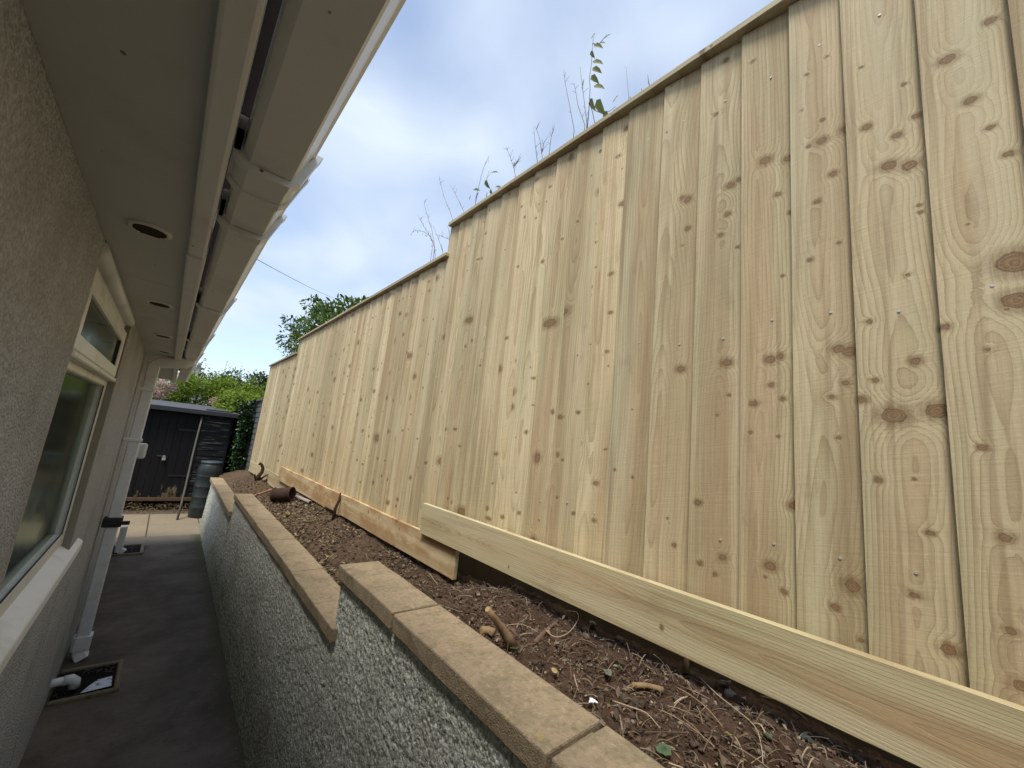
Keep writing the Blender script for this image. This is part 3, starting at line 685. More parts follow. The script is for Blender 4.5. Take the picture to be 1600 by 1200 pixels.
# ------------------------------------------------------------------ soil bed
FXX = 1.2                                     # fence line
def soil_z(x, y):
    t = np.clip((x - (xo(y) + CW)) / (FXX - (xo(y) + CW)), 0, 1.3)
    near = 1.062 - 0.018 * t + 0.008 * np.sin(y * 5)
    mid = 0.852 + 0.098 * t
    far = 0.700 + 0.10 * t
    k1 = sstep(1.42 - 0.25 * t, 1.70 + 0.05 * t, y); k2 = sstep(4.85, 5.35, y)
    mound = 0.11 * np.exp(-((x - 1.04) / 0.16) ** 2 - ((y - 6.35) / 0.38) ** 2)
    return near * (1 - k1) + mid * k1 * (1 - k2) + far * k1 * k2 + mound
b = NB('bed_soil'); p = b.pos(); n = b.noise(p, 7, 5, 0.65); f = b.noise(p, 120, 4, 0.7); g_ = b.voro(p, 90, '3D')
c = b.mix(b.mr(n, 0.32, 0.7), (0.042, 0.025, 0.016), (0.090, 0.054, 0.034))
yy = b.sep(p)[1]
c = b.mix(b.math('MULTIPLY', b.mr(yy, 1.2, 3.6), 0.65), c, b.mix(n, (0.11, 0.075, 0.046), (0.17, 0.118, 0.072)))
c = b.mix(b.math('MULTIPLY', b.mr(f, 0.58, 0.75), 0.5), c, (0.22, 0.155, 0.10))
c = b.mix(b.math('MULTIPLY', b.mr(f, 0.45, 0.3), 0.5), c, (0.03, 0.018, 0.012))
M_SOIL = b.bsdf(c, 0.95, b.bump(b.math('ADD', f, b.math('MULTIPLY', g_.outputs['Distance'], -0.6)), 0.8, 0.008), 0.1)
yl = [-2.0]
while yl[-1] < 8.4: yl.append(yl[-1] + (0.0065 + 0.0045 * yl[-1] if yl[-1] > 0.05 else 0.05))
yl = np.array(yl); tl = np.linspace(-0.10, 1.25, 92)
T, Yg = np.meshgrid(tl, yl, indexing='ij'); x0_ = xo(Yg) + CW - 0.02; Xg = x0_ + T * (FXX - x0_)
rel = (fbm(Xg * 9, Yg * 9, 4, 21) - .47) * 0.045 + pebbles(Xg, Yg, 0.03, 5, .7) * 0.010 * (fbm(Xg * 4, Yg * 4, 2, 2) > .38) + pebbles(Xg, Yg, 0.014, 6, .7) * 0.006
Zg = soil_z(Xg, Yg) + rel * np.clip(T * 6 + 0.35, 0.2, 1) - 0.012 - 0.03 * (T < 0.0)
ii = np.arange(Xg.size).reshape(Xg.shape); Fq = np.stack([ii[:-1, :-1], ii[1:, :-1], ii[1:, 1:], ii[:-1, 1:]], -1).reshape(-1, 4)
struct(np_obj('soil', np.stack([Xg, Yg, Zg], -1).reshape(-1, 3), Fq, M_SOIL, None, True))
# unseen higher garden behind the fence, raised to stop light leaking under it
struct(box('garden_bank', (FXX + 0.075, -6, -0.04), (30, 40, 1.16), M_GROUND))
def soil_at(px_, py_, z=1.04):
    for _ in range(8):
        q = on(px_, py_, 2, z); z = float(soil_z(q[0], q[1]))
    return Vector((float(q[0]), float(q[1]), z))

# ------------------------------------------------------------------ fence
fence = thing('fence', 'tall new stepped closeboard fence of pale tanalised feather-edge boards', 'fence', (FXX, 2, 0.9))
FO_ = np.array(fence.location)
M_WOOD = wood('fence_timber')
zc1 = float(on(710, 350, 0, FXX - 0.03)[2]); zc2 = float(on(472, 529, 0, FXX - 0.03)[2]); zc3 = float(on(425, 571, 0, FXX - 0.03)[2])
gz1t = float(on(662, 785, 0, FXX - 0.05)[2]); gz1b = float(on(655, 832, 0, FXX - 0.06)[2])
gz2t = float(on(657, 827, 0, FXX - 0.03)[2]); gz2b = float(on(684, 893, 0, FXX - 0.04)[2])
gz3t = float(on(394, 721, 0, FXX - 0.03)[2]); 
by1 = [float(on(x, 348 - 0.6616 * (x - 710), 0, FXX)[1]) for x in (712, 727, 747, 770, 793, 819, 845, 879, 912, 952, 991, 1047, 1104, 1168)]
by1 += [0.275, 0.150, 0.014]
while by1[-1] > -1.3: by1.append(by1[-1] - random.uniform(.125, .135))
yE2 = float(on(472, 529, 0, FXX)[1]); yE3 = float(on(425, 571, 0, FXX)[1])
def spread(a, c_, pitch):
    n = max(1, round((c_ - a) / pitch)); e = [a + (c_ - a) * i / n + (random.uniform(-.008, .008) if 0 < i < n else 0) for i in range(n + 1)]
    return e[::-1]
by2 = spread(by1[0] - 0.004, yE2, 0.129); by3 = spread(yE2 - 0.004, yE3, 0.129)
# hand-read knots of the near boards: photo pixel and radius in metres
KN = [(1197, 252, .013), (1231, 247, .010), (1283, 222, .011), (1323, 200, .013), (1215, 304, .007), (1300, 273, .008), (1276, 317, .006), (1357, 200, .009),
      (1391, 259, .013), (1423, 258, .013), (1404, 211, .008), (1433, 180, .007), (1415, 130, .004), (1480, 96, .012), (1515, 159, .010), (1547, 33, .008), (1547, 200, .006), (1575, 241, .007), (1177, 99, .005),
      (1204, 562, .012), (1219, 557, .009), (1310, 545, .011), (1327, 549, .013), (1064, 577, .011), (1136, 567, .012), (1075, 357, .008), (1127, 368, .007), (1137, 335, .008), (1206, 602, .007), (1223, 623, .006),
      (1321, 598, .007), (1299, 621, .006), (1399, 650, .019), (1465, 642, .017), (1433, 564, .009), (1585, 410, .024), (1589, 470, .018), (1216, 682, .004), (1310, 684, .004), (1360, 504, .006), (1476, 513, .007), (1236, 331, .006),
      (1180, 631, .008), (1349, 626, .008), (1309, 380, .004), (1419, 430, .004), (1266, 408, .005), (1204, 884, .011), (1224, 924, .006), (1332, 916, .013), (1305, 948, .007), (1482, 1015, .010), (1579, 985, .007), (1130, 871, .009),
      (1054, 852, .006), (1118, 897, .005), (1454, 833, .006), (1075, 312, .011), (1067, 310, .008), (1141, 290, .011), (1155, 280, .009), (1093, 785, .008), (1370, 595, .006), (1596, 1070, .010), (1535, 700, .006), (1570, 840, .008),
      (1120, 180, .006), (1135, 95, .007), (1260, 120, .004), (1290, 90, .004), (1440, 330, .004), (1375, 750, .006), (1240, 790, .010), (1096, 880, .006), (1345, 1000, .005), (1430, 930, .007)]
KW = []
for x, y, r in KN:
    q = on(x, y, 0, FXX - 0.01); KW.append((float(q[1]), float(q[2]), r))
zbot1, zbot2, zbot3 = gz1t - 0.03, gz2t - 0.03, gz3t - 0.03
def board(yr, yl_, z0, z1, hero=None, idx=0):
    """one feather-edge board: thick edge on the far (+y) side, laps over its neighbour"""
    wv = yl_ - yr + 0.022; yc = (yr + yl_) / 2 - 0.011 + 0.011
    Lz = z1 - z0; n = 9; V = []; F = []
    u0, u1 = -(yl_ - yr) / 2 - 0.014, (yl_ - yr) / 2 + 0.0085
    tl_ = random.uniform(-.0012, .0012); ph = random.uniform(0, 6.28); am = random.uniform(.0003, .0016); cup = random.uniform(-.0012, .0016)
    for i in range(n + 1):
        z = Lz * i / n; wob = am * math.sin(ph + z * 2.2) + random.uniform(-.0003, .0003); tw = tl_ * (i / n - .5) * 2
        for (u, xf, xb) in ((u0, -0.0045, 0.000), ((u0 + u1) / 2, -0.0138 + cup, -0.003), (u1, -0.0205 + tw, -0.0085)):
            V.append((xf, u + wob, z)); V.append((xb, u + wob, z))
    for i in range(n):
        a = i * 6; c_ = a + 6
        F += [(a, c_, c_ + 2, a + 2), (a + 2, c_ + 2, c_ + 4, a + 4), (a + 4, c_ + 4, c_ + 5, a + 5), (a + 5, c_ + 5, c_ + 3, a + 3), (a + 3, c_ + 3, c_ + 1, a + 1), (a + 1, c_ + 1, c_, a)]
    F += [(0, 2, 3, 1), (2, 4, 5, 3)]; m = n * 6; F += [(m, m + 1, m + 3, m + 2), (m + 2, m + 3, m + 5, m + 4)]
    mat = M_WOOD
    if hero is not None:
        kk = [(ky - (yr + yl_) / 2, kz - z0, r * 0.95) for ky, kz, r in KW if yr - .005 < ky < yl_ + .005]
        for _ in range(3): kk.append((random.uniform(u0 + .02, u1 - .01), random.uniform(.1, Lz - .1), random.uniform(.002, .005)))
        mat = wood('fence_timber_near', kk, 'Z', None, hero, 0.0, 1.0, 1.0)
    o = mesh_obj('fence_board', V, F, mat, fence, False, Vector((FXX, (yr + yl_) / 2, z0)) - fence.location)
    o.rotation_euler = (random.uniform(-.0022, .0022), 0, 0)
    bm = bmesh.new(); bm.from_mesh(o.data); bmesh.ops.recalc_face_normals(bm, faces=bm.faces); bm.to_mesh(o.data); bm.free()
    return o
nails = []
yg1 = float(on(660, 800, 0, FXX - 0.064)[1])
yg2 = [float(on(712, 870, 0, FXX - 0.042)[1]), float(on(533, 783, 0, FXX - 0.042)[1]), float(on(490, 760, 0, FXX - 0.042)[1]), float(on(439, 728, 0, FXX - 0.042)[1])]
hero_seeds = [0.137, 0.613, 0.291, 0.842, 0.457, 0.719, 0.083, 0.368]
rail1 = [float(on(1275, 500, 0, FXX - .015)[2]), gz1t + 0.16, zc1 - 0.20]
for si, (bl, zb_, zt_) in enumerate(((by1, zbot1, zc1), (by2, zbot2, zc2), (by3, zbot3, zc3))):
    for k in range(len(bl) - 1):
        yl_, yr = bl[k], bl[k + 1]
        hero = None
        if si == 0 and 10 <= k <= 17: hero = hero_seeds[(k - 10)]
        zq = zb_
        if si == 0 and yl_ > yg1 - 0.02: zq = zbot2
        if si == 1 and yl_ > yg2[3] - 0.02: zq = zbot3
        board(yr, yl_, zq, zt_ - 0.0035 - random.uniform(0, .004), hero, k)
        for rz in ((rail1[0], rail1[1], rail1[2]) if si == 0 else (zb_ + .2, (zb_ + zt_) / 2, zt_ - .2)):
            nails.append((FXX - 0.0125, yr + (yl_ - yr) * random.uniform(.42, .52), rz + random.uniform(-.02, .02)))
M_NAIL = NB('galvanised_nail'); M_NAIL = M_NAIL.bsdf((0.60, 0.57, 0.50), 0.45, None, 0.5, Metallic=0.4)
P = []
for (x, y, z) in nails:
    r = 0.0030
    ring = [(x - 0.0026, y + r * math.cos(a), z + r * math.sin(a)) for a in np.linspace(0, 2 * math.pi, 8, endpoint=False)]
    back = [(x + 0.006, q[1], q[2]) for q in ring]
    P.append(([*ring, *back], [tuple(range(8))] + [(i, 8 + i, 8 + (i + 1) % 8, (i + 1) % 8) for i in range(8)]))
V, F = join_geo(P); stuff(mesh_obj('nail_heads', [np.array(v) - FO_ for v in V], F, M_NAIL, fence))
# capping
M_CAP = wood('capping_timber', None, 'Y', ((0.62, 0.55, 0.36), (0.56, 0.47, 0.29), (0.53, 0.50, 0.31)), 0.33, 0, 0.5)
def capping(y0_, y1_, z):
    box('capping', (FXX - 0.046, y0_, z), (FXX + 0.028, y1_, z + 0.024), M_CAP, fence, 0.002)
capping(-1.3, 0.9, zc1); capping(0.903, by1[0] + 0.012, zc1 - 0.001)
capping(by1[0] - 0.012 + .0, yE2 + 0.010, zc2); capping(yE2 - 0.01, yE3 + 0.012, zc3)
# gravel boards
def gboard(y0_, y1_, z0_, z1_, xf, mat, th=0.022):
    bm = bmesh.new(); bmesh.ops.create_cube(bm, size=1); L = y1_ - y0_
    bmesh.ops.subdivide_edges(bm, edges=[e_ for e_ in bm.edges if abs(e_.verts[0].co.y - e_.verts[1].co.y) > .5], cuts=7)
    for v in bm.verts:
        v.co = Vector((v.co.x * th, v.co.y * L, v.co.z * (z1_ - z0_) + 0.0015 * math.sin(v.co.y * 9 + z0_ * 31)))
    bmesh.ops.bevel(bm, geom=[e_ for e_ in bm.edges if e_.calc_face_angle(0) > 0.6], offset=0.002, segments=1, affect='EDGES', profile=0.5)
    return bm_obj('gravel_board', bm, mat, fence, False, Vector((xf + th / 2, (y0_ + y1_) / 2, (z0_ + z1_) / 2)) - fence.location)
M_G1 = wood('gravel_timber', [(0.02, -0.55, .006), (-0.03, 0.25, .005), (-.05, 0.9, .004)], 'Y', ((0.60, 0.50, 0.285), (0.53, 0.375, 0.20), (0.53, 0.475, 0.26)), 0.73, 0.0, 1, 0.8)
M_G2 = wood('gravel_timber_stained', None, 'Y', ((0.56, 0.42, 0.235), (0.50, 0.34, 0.18), (0.52, 0.41, 0.22)), None, 0.85, 0.6, 0.6)
gboard(-1.3, yg1, gz1b, gz1t, FXX - 0.066, M_G1)
for k in range(3): gboard(yg2[k] + 0.001, yg2[k + 1] - 0.001, gz2b - 0.012 * (k > 0), gz2t - 0.003 * (k == 1), FXX - 0.043 + 0.0015 * (k % 2), M_G2)
gboard(yg2[3] - 0.75, yE3, gz3t - 0.17, gz3t, FXX - 0.0425 + 0.021, M_G1)
# posts behind
M_POST = wood('post_timber', [], 'Z', None, 0.5)
for y, z1_ in ((by1[0] - 0.06, zc1 - .02), (-0.25, zc1 - .02), (yE2 - 0.06, zc2 - .02), (4.1, zc2 - .02), (yE3 - 0.06, zc3 - .02)):
    box('fence_post', (FXX + 0.006, y - 0.045, 0.3), (FXX + 0.072, y + 0.045, z1_), M_POST, fence)

# ------------------------------------------------------------------ shed
SY = 8.62 * S
b = NB('black_shed_paint'); p = b.pos(); s_ = b.sep(p)
n = b.noise(b.vm('MULTIPLY', p, (9, 9, 1.6)), 1.0, 4, 0.65); st = b.noise(b.vm('MULTIPLY', p, (10, 10, 2.6)), 1.0, 7, 0.72)
c = b.mix(n, (0.009, 0.009, 0.010), (0.020, 0.020, 0.021))
peel = b.mr(b.math('ADD', b.math('MULTIPLY', st, 1.5), b.math('MULTIPLY', s_[2], -0.62)), 0.63, 0.70)
c = b.mix(b.math('MULTIPLY', peel, 0.95), c, b.mix(n, (0.10, 0.075, 0.042), (0.27, 0.20, 0.115)))
M_SHED = b.bsdf(c, 0.85, b.bump(b.noise(b.vm('MULTIPLY', p, (120, 120, 6)), 1.0, 3), 0.25, 0.003), 0.12)
b = NB('black_cladding'); p = b.pos(); n = b.noise(b.vm('MULTIPLY', p, (3, 9, 50)), 1.0, 4, 0.7)
c = b.mix(b.mr(n, 0.58, 0.63), (0.011, 0.011, 0.012), (0.17, 0.165, 0.15)); M_CLAD = b.bsdf(c, 0.6, b.bump(n, 0.2, 0.003), 0.25)  # pale streaks: peeled paint and highlights put into the colour
shed = thing('shed', 'black painted timber garden shed with peeling door behind the water butt', 'shed', (0.2, SY, 0))
SXL, SXR = -1.05, 0.955
ez = 1.655 * S - 0.04
DX0, DX1 = -0.42, 0.50
box('shed_wall', (SXL, SY, 0.14), (SXR, SY + 1.5, ez), M_SHED, shed)
xs = np.linspace(DX0, DX1, 9)
for k in range(8):
    box('door_board', (xs[k] + 0.0012, SY - 0.022 - random.uniform(0, .003), 0.20 + random.uniform(-.004, .004)), (xs[k + 1] - 0.0012, SY - 0.001, ez - 0.06), M_SHED, shed, 0.003)
zc_ = 0.20
while zc_ < ez - 0.03:
    for (xa, xb_) in ((DX1 + 0.012, SXR - 0.03), (SXL + .03, DX0 - 0.012)):
        V = [(xa, SY - 0.020, zc_), (xb_, SY - 0.020, zc_), (xb_, SY - 0.009, zc_ + 0.108), (xa, SY - 0.009, zc_ + 0.108), (xa, SY - 0.001, zc_), (xb_, SY - 0.001, zc_), (xb_, SY - 0.001, zc_ + 0.108), (xa, SY - 0.001, zc_ + 0.108)]
        mesh_obj('cladding_board', [np.array(v) - np.array(shed.location) for v in V], [(0, 1, 2, 3), (4, 7, 6, 5), (0, 4, 5, 1), (3, 2, 6, 7), (0, 3, 7, 4), (1, 5, 6, 2)], M_CLAD, shed)
    zc_ += 0.105
box('corner_trim', (SXR - 0.032, SY - 0.03, 0.14), (SXR + 0.006, SY - 0.0005, ez), M_SHED, shed, 0.003)
box('door_frame', (DX1 + 0.001, SY - 0.026, 0.16), (DX1 + 0.011, SY - 0.0012, ez), M_SHED, shed)
box('base_rail', (SXL - 0.01, SY - 0.035, 0.135), (SXR, SY + 0.02, 0.195), plain('weathered_rail', (0.13, 0.085, 0.05), 0.9, 0.2, 0.4, 20), shed, 0.004)
M_FELT = plain('roof_felt', (0.085, 0.087, 0.095), 0.85, 0.25, 0.25, 40, 0.5)
rfz = 1.755 * S
V = [(SXL - .05, SY - 0.14, ez + 0.015), (SXR + .05, SY - 0.14, ez + 0.015), (SXR + .05, SY + 0.85, ez + 0.13), (SXL - .05, SY + 0.85, ez + 0.13), (SXR + .05, SY + 1.7, ez + .02), (SXL - .05, SY + 1.7, ez + .02)]
V += [(x, y, z - 0.03) for x, y, z in V]
mesh_obj('roof', [np.array(v) - np.array(shed.location) for v in V], [(0, 1, 2, 3), (3, 2, 4, 5), (7, 6, 9, 8), (8, 9, 11, 10), (0, 6, 7, 1), (5, 4, 10, 11), (0, 3, 9, 6), (3, 5, 11, 9), (1, 7, 8, 2), (2, 8, 10, 4)], M_FELT, shed)
box('roof_fascia', (SXL - .052, SY - 0.162, ez - 0.055), (SXR + .052, SY - 0.142, ez + 0.022), plain('fascia_black', (0.035, 0.035, 0.038), 0.6, 0.3, 0.3, 12), shed, 0.003)
box('eave_edge', (SXL - .05, SY - 0.141, ez - 0.012), (SXR + .05, SY + 0.0, ez + 0.010), M_SHED, shed)
box('roof_trim', (SXR + .0535, SY - 0.15, ez - 0.005), (SXR + .062, SY + 0.1, ez + 0.03), plain('pale_trim', (0.42, 0.42, 0.41), 0.5, 0.4), shed)
M_STEEL = NB('padlock_steel').bsdf((0.62, 0.61, 0.58), 0.35, None, 0.5, Metallic=0.7)
pq = on(256, 716, 1, SY - 0.05); kx, kz = float(pq[0]), float(pq[2])
box('hasp', (kx - 0.10, SY - 0.034, kz + 0.022), (kx + 0.012, SY - 0.0255, kz + 0.045), plain('rusty_hasp', (0.06, 0.045, 0.035), 0.7, 0.4), shed, 0.002)
pl = box('padlock', (kx - 0.025, SY - 0.058, kz - 0.036), (kx + 0.025, SY - 0.036, kz + 0.010), M_STEEL, shed, 0.006, 0, 2)
tube('shackle', [(kx - .016, SY - .047, kz + .008), (kx - .016, SY - .047, kz + .03), (kx, SY - .047, kz + .043), (kx + .016, SY - .047, kz + .03), (kx + .016, SY - .047, kz + .008)], 0.004, M_STEEL, pl, 8)
for z in (0.55, 1.35): box('hinge', (DX1 - 0.30, SY - 0.030, z), (DX1 + 0.02, SY - 0.0262, z + 0.03), M_BLACK, shed)
# bearers
for x in (-0.8, -0.1, 0.7): box('bearer', (x - .05, SY + 0.03, -0.02), (x + .05, SY + 1.4, 0.1345), plain('bearer_wood', (0.07, 0.05, 0.03), 0.9), shed)
# leaf litter under the shed front
P = []
for i in range(900):
    x = random.uniform(-0.7, 0.95); y = SY - abs(random.gauss(0, .16)) - 0.0; a = random.uniform(0, 6.3); l = random.uniform(.008, .024); z = 0.012 + max(0, 0.10 - (SY - y) * .35) * random.random()
    dx_, dy_ = math.cos(a) * l, math.sin(a) * l
    P.append(([(x, y, z), (x + dx_ - dy_ * .4, y + dy_ + dx_ * .4, z + random.uniform(0, .02)), (x + 2 * dx_, y + 2 * dy_, z + .006), (x + dx_ + dy_ * .4, y + dy_ - dx_ * .4, z + random.uniform(0, .02))], [(0, 1, 2, 3)]))
V, F = join_geo(P)
M_LITTER = leafmat('dead_leaves', [(0, (0.09, 0.06, 0.03)), (0.4, (0.17, 0.115, 0.055)), (0.75, (0.24, 0.17, 0.085)), (1, (0.085, 0.10, 0.035))], 0.8, 0.1)
lo = stuff(mesh_obj('leaf_litter', V, F, M_LITTER)); tag(lo, 'dead leaves drifted along the foot of the black shed', 'leaves')

# leaning pole
pb = on(277, 812, 2, 0.0); pt = on(317, 647, 1, SY - 0.06)
po = tube('pole', [tuple(pb + (pt - pb) * t + np.array([0.004 * math.sin(t * 7), 0, 0])) for t in np.linspace(0, 1, 8)], [0.0155, .0155, .015, .015, .0145, .014, .014, .0135], plain('grey_pole', (0.11, 0.10, 0.08), 0.8, 0.2, 0.25, 18, 0.3), None, 10)
tag(po, 'thin grey wooden pole leaning against the black shed door', 'pole')

# water butt
bq = on(318, 806, 2, 0.0); bx_, by_ = float(on(293, 790, 1, 8.45)[0]) + 0.195, 8.45
M_BUTT = plain('butt_plastic', (0.020, 0.027, 0.028), 0.45, 0.45, 0.15, 9, 0.04, (0.11, 0.12, 0.11), 0.3)
M_LID = plain('butt_lid_plastic', (0.050, 0.070, 0.078), 0.4, 0.45, 0.12, 9)
butt = thing('water_butt', 'dark grey-green ribbed plastic water butt with domed top beside the shed', 'water butt', (bx_, by_, 0))
R0 = 0.178
prof = [(R0 * .90, 0.0), (R0 * .93, 0.02)]
for k, z in enumerate(np.linspace(0.16, 0.66, 4)):
    prof += [(R0 * (0.94 + 0.014 * k), z - 0.010), (R0 * (0.958 + 0.014 * k), z - 0.004), (R0 * (0.958 + 0.014 * k), z + 0.004), (R0 * (0.94 + 0.014 * k), z + 0.010)]
prof += [(R0 * 1.0, 0.70), (R0 * .99, 0.76), (R0 * .93, 0.815), (R0 * .83, 0.855), (R0 * .78, 0.868)]
lathe('barrel', prof, 40, M_BUTT, butt)
ld = lathe('lid', [(R0 * .80, 0.862), (R0 * .86, 0.866), (R0 * .86, 0.892), (R0 * .82, 0.903), (R0 * .5, 0.909), (0.01, 0.911)], 40, M_LID, butt)
tube('tap', [(-0.02, -R0 * .9, 0.13), (-0.02, -R0 * 1.15, 0.13), (-0.02, -R0 * 1.2, 0.105)], [0.013, .013, .011], M_BLACK, butt, 10)
for s in (-1, 1): tube('handle', [(s * R0 * .84, -.05, .80), (s * (R0 * .98), -.05, .85), (s * (R0 * .98), .05, .85), (s * R0 * .84, .05, .80)], 0.011, M_BUTT, butt, 8)

# ------------------------------------------------------------------ foliage
def leaves_geo(C, D, Nn, L, Wd, fold=0.25, tipk=0.55):
    """diamond leaves: C base, D direction, Nn normal (n,3); returns V,F"""
    D = D / np.linalg.norm(D, axis=1, keepdims=True); Sd = np.cross(D, Nn); Sd /= np.linalg.norm(Sd, axis=1, keepdims=True) + 1e-9; Up = np.cross(Sd, D)
    L = np.asarray(L)[:, None]; Wd = np.asarray(Wd)[:, None]
    base = C; tip = C + D * L - Up * L * 0.12; l_ = C + D * L * (1 - tipk) + Sd * Wd / 2 + Up * Wd * fold; r_ = C + D * L * (1 - tipk) - Sd * Wd / 2 + Up * Wd * fold
    l2 = C + D * L * (1 - tipk * .45) + Sd * Wd * .36 + Up * Wd * fold * .6; r2 = C + D * L * (1 - tipk * .45) - Sd * Wd * .36 + Up * Wd * fold * .6
    mid = C + D * L * 0.6 - Up * L * .02
    n = len(C); V = np.stack([base, l_, l2, tip, r2, r_, mid], 1).reshape(-1, 3); o = np.arange(n)[:, None] * 7
    F = np.concatenate([o + np.array(f)[None] for f in ((0, 1, 6), (1, 2, 6), (2, 3, 6), (3, 4, 6), (4, 5, 6), (5, 0, 6))])
    return V, F
def rdir(n, up=0.0):
    d = RNG.normal(size=(n, 3)); d[:, 2] += up; return d / np.linalg.norm(d, axis=1, keepdims=True)
def clump_points(n, lumps):
    """points near the surface of many small lumps (x,y,z,r)"""
    lumps = np.array(lumps); k = RNG.integers(0, len(lumps), n); d = rdir(n); rr = lumps[k, 3] * (0.62 + 0.46 * RNG.random(n) ** 0.7)
    return lumps[k, :3] + d * rr[:, None], d
def foliage(name, pts, dirs, L, Wd, mat, parent, out=0.7):
    n = len(pts); D = dirs * out + rdir(n) * 0.8; D[:, 2] -= 0.15; N_ = rdir(n, 1.6); off = np.array(parent_off(parent))
    V, F = leaves_geo(pts - off, D, N_, L * (0.6 + 0.7 * RNG.random(n)), Wd * (0.6 + 0.7 * RNG.random(n)))
    return np_obj(name, V, F, mat, parent)
M_HEDGE = leafmat('hedge_leaf', [(0, (0.09, 0.15, 0.018)), (0.35, (0.18, 0.28, 0.026)), (0.75, (0.28, 0.38, 0.038)), (1, (0.36, 0.44, 0.07))], 0.45, 0.5)
M_IVY = leafmat('ivy_leaf', [(0, (0.014, 0.034, 0.010)), (0.5, (0.028, 0.062, 0.016)), (1, (0.05, 0.10, 0.03))], 0.35, 0.15)
M_LAUREL = leafmat('laurel_leaf', [(0, (0.05, 0.10, 0.018)), (0.5, (0.10, 0.175, 0.03)), (1, (0.20, 0.27, 0.055))], 0.3, 0.2)
M_DKTREE = leafmat('far_leaf', [(0, (0.022, 0.04, 0.012)), (1, (0.055, 0.085, 0.025))], 0.5, 0.2)
M_PINK = leafmat('pink_blossom', [(0, (0.50, 0.33, 0.30)), (0.5, (0.62, 0.44, 0.41)), (1, (0.40, 0.30, 0.18))], 0.7, 0.3)
M_BARK = plain('bark', (0.10, 0.075, 0.05), 0.9, 0.15, 0.35, 40, 0.5)
M_TWIG = plain('dry_twig', (0.17, 0.13, 0.085), 0.85, 0.2, 0.3, 60)
def stems_part(name, segs, mat, parent, n=6):
    V, F = join_geo([tube_geo(p_, r_, n) for p_, r_ in segs]); off = Vector(parent_off(parent))
    return mesh_obj(name, [Vector(v) - off for v in V], F, mat, parent, True)

def hz_top(x): return 2.34 + 0.10 * math.sin(x * 3.1) + 0.16 * (x + 0.2)
hedge = thing('hedge', 'bright green overgrown hedge rising behind the black shed roof', 'hedge', (0.4, 11.3, 0))
lumps = []
for i in range(190):
    x = random.uniform(-1.6, 2.6); zt = hz_top(x) + random.uniform(-.08, .14)
    z = zt - 0.12 - abs(random.gauss(0, .35)); y = 11.2 + random.uniform(-.35, .5) - (zt - z) * 0.15
    lumps.append((x, y, z, random.uniform(.10, .24)))
lumps += [(random.uniform(-1.2, 1.5), random.uniform(11.0, 11.4), random.uniform(1.5, 2.0), random.uniform(.12, .2)) for _ in range(70)]
pts, dr = clump_points(33000, lumps); foliage('foliage', pts, dr, 0.052, 0.034, M_HEDGE, hedge)
P = []
for i in range(26):
    x = random.uniform(-1.2, 1.6); z0_ = hz_top(x) - .05; l = random.uniform(.12, .5)
    tip = (x + random.uniform(-.12, .16), 11.2 + random.uniform(-.2, .3), z0_ + l)
    P.append(([(x, 11.25, z0_ - .3), ((x + tip[0]) / 2 + random.uniform(-.03, .03), 11.25, z0_ + l * .4), tip], [.006, .004, .002]))
stems_part('shoots', P, M_TWIG, hedge, 4)
pp = np.array([np.array(s_[0][1]) + (np.array(s_[0][2]) - np.array(s_[0][1])) * t for s_ in P for t in np.linspace(-.6, 1, 13)])
foliage('shoot_leaves', pp + RNG.normal(size=pp.shape) * .012, rdir(len(pp), .4), 0.055, 0.03, M_HEDGE, hedge)
segs = [([(x, 11.4, 0), (x + random.uniform(-.1, .1), 11.4, 1.0), (x + random.uniform(-.3, .3), 11.3, 2.1)], [.035, .028, .012]) for x in np.linspace(-1.3, 1.8, 8)]
stems_part('stems', segs, M_BARK, hedge)
# blossom on the hedge's left flank and over the shed roof
ll = []
for (a, c_) in (((248, 605), .10), ((262, 597), .09), ((275, 590), .07), ((255, 615), .08), ((240, 612), .09), ((336, 628), .07), ((345, 632), .05), ((270, 606), .05)):
    q = on(*a, 1, 10.55); ll.append((float(q[0]), float(q[1]), float(q[2]), c_ * 1.3))
pts, dr = clump_points(1300, ll); foliage('blossom', pts, dr, 0.034, 0.030, M_PINK, hedge)

# ivy beside the shed, hung over the old panel fence
ivy = thing('ivy', 'dark ivy mass hanging between the shed corner and the old fence panel', 'ivy', (1.15, 9.6, 0))
lumps = []
for i in range(90):
    t = random.random(); z = 0.55 + 1.40 * t; x = random.uniform(1.00, 1.15) + 0.03 * math.sin(z * 5); y = random.uniform(9.3, 9.75)
    lumps.append((x, y, z, random.uniform(.06, .13)))
lumps += [(random.uniform(1.08, 1.19), random.uniform(8.6, 9.4), random.uniform(0.8, 1.95), random.uniform(.05, .09)) for _ in range(26)]
pts, dr = clump_points(9500, lumps); dr[:, 1] -= 0.5
foliage('foliage', pts, dr, 0.058, 0.05, M_IVY, ivy)
lumps = [(random.uniform(0.85, 1.35), random.uniform(9.35, 10.0), random.uniform(1.72, 2.12), random.uniform(.07, .14)) for i in range(26)] + [(random.uniform(1.10, 1.20), 9.2, random.uniform(.95, 1.35), .05) for i in range(6)]
lumps += [(random.uniform(0.75, 1.4), random.uniform(9.7, 10.6), random.uniform(1.75, 2.2), random.uniform(.09, .17)) for i in range(44)]
pts, dr = clump_points(6500, lumps); foliage('young_leaves', pts, dr, 0.055, 0.045, M_HEDGE, ivy)
segs = [([(x, 9.6, 0), (x + random.uniform(-.06, .06), 9.55, .9), (x + random.uniform(-.1, .1), 9.55, 2.0)], [.02, .015, .008]) for x in (1.05, 1.15, 1.25)]
stems_part('stems', segs, M_BARK, ivy)

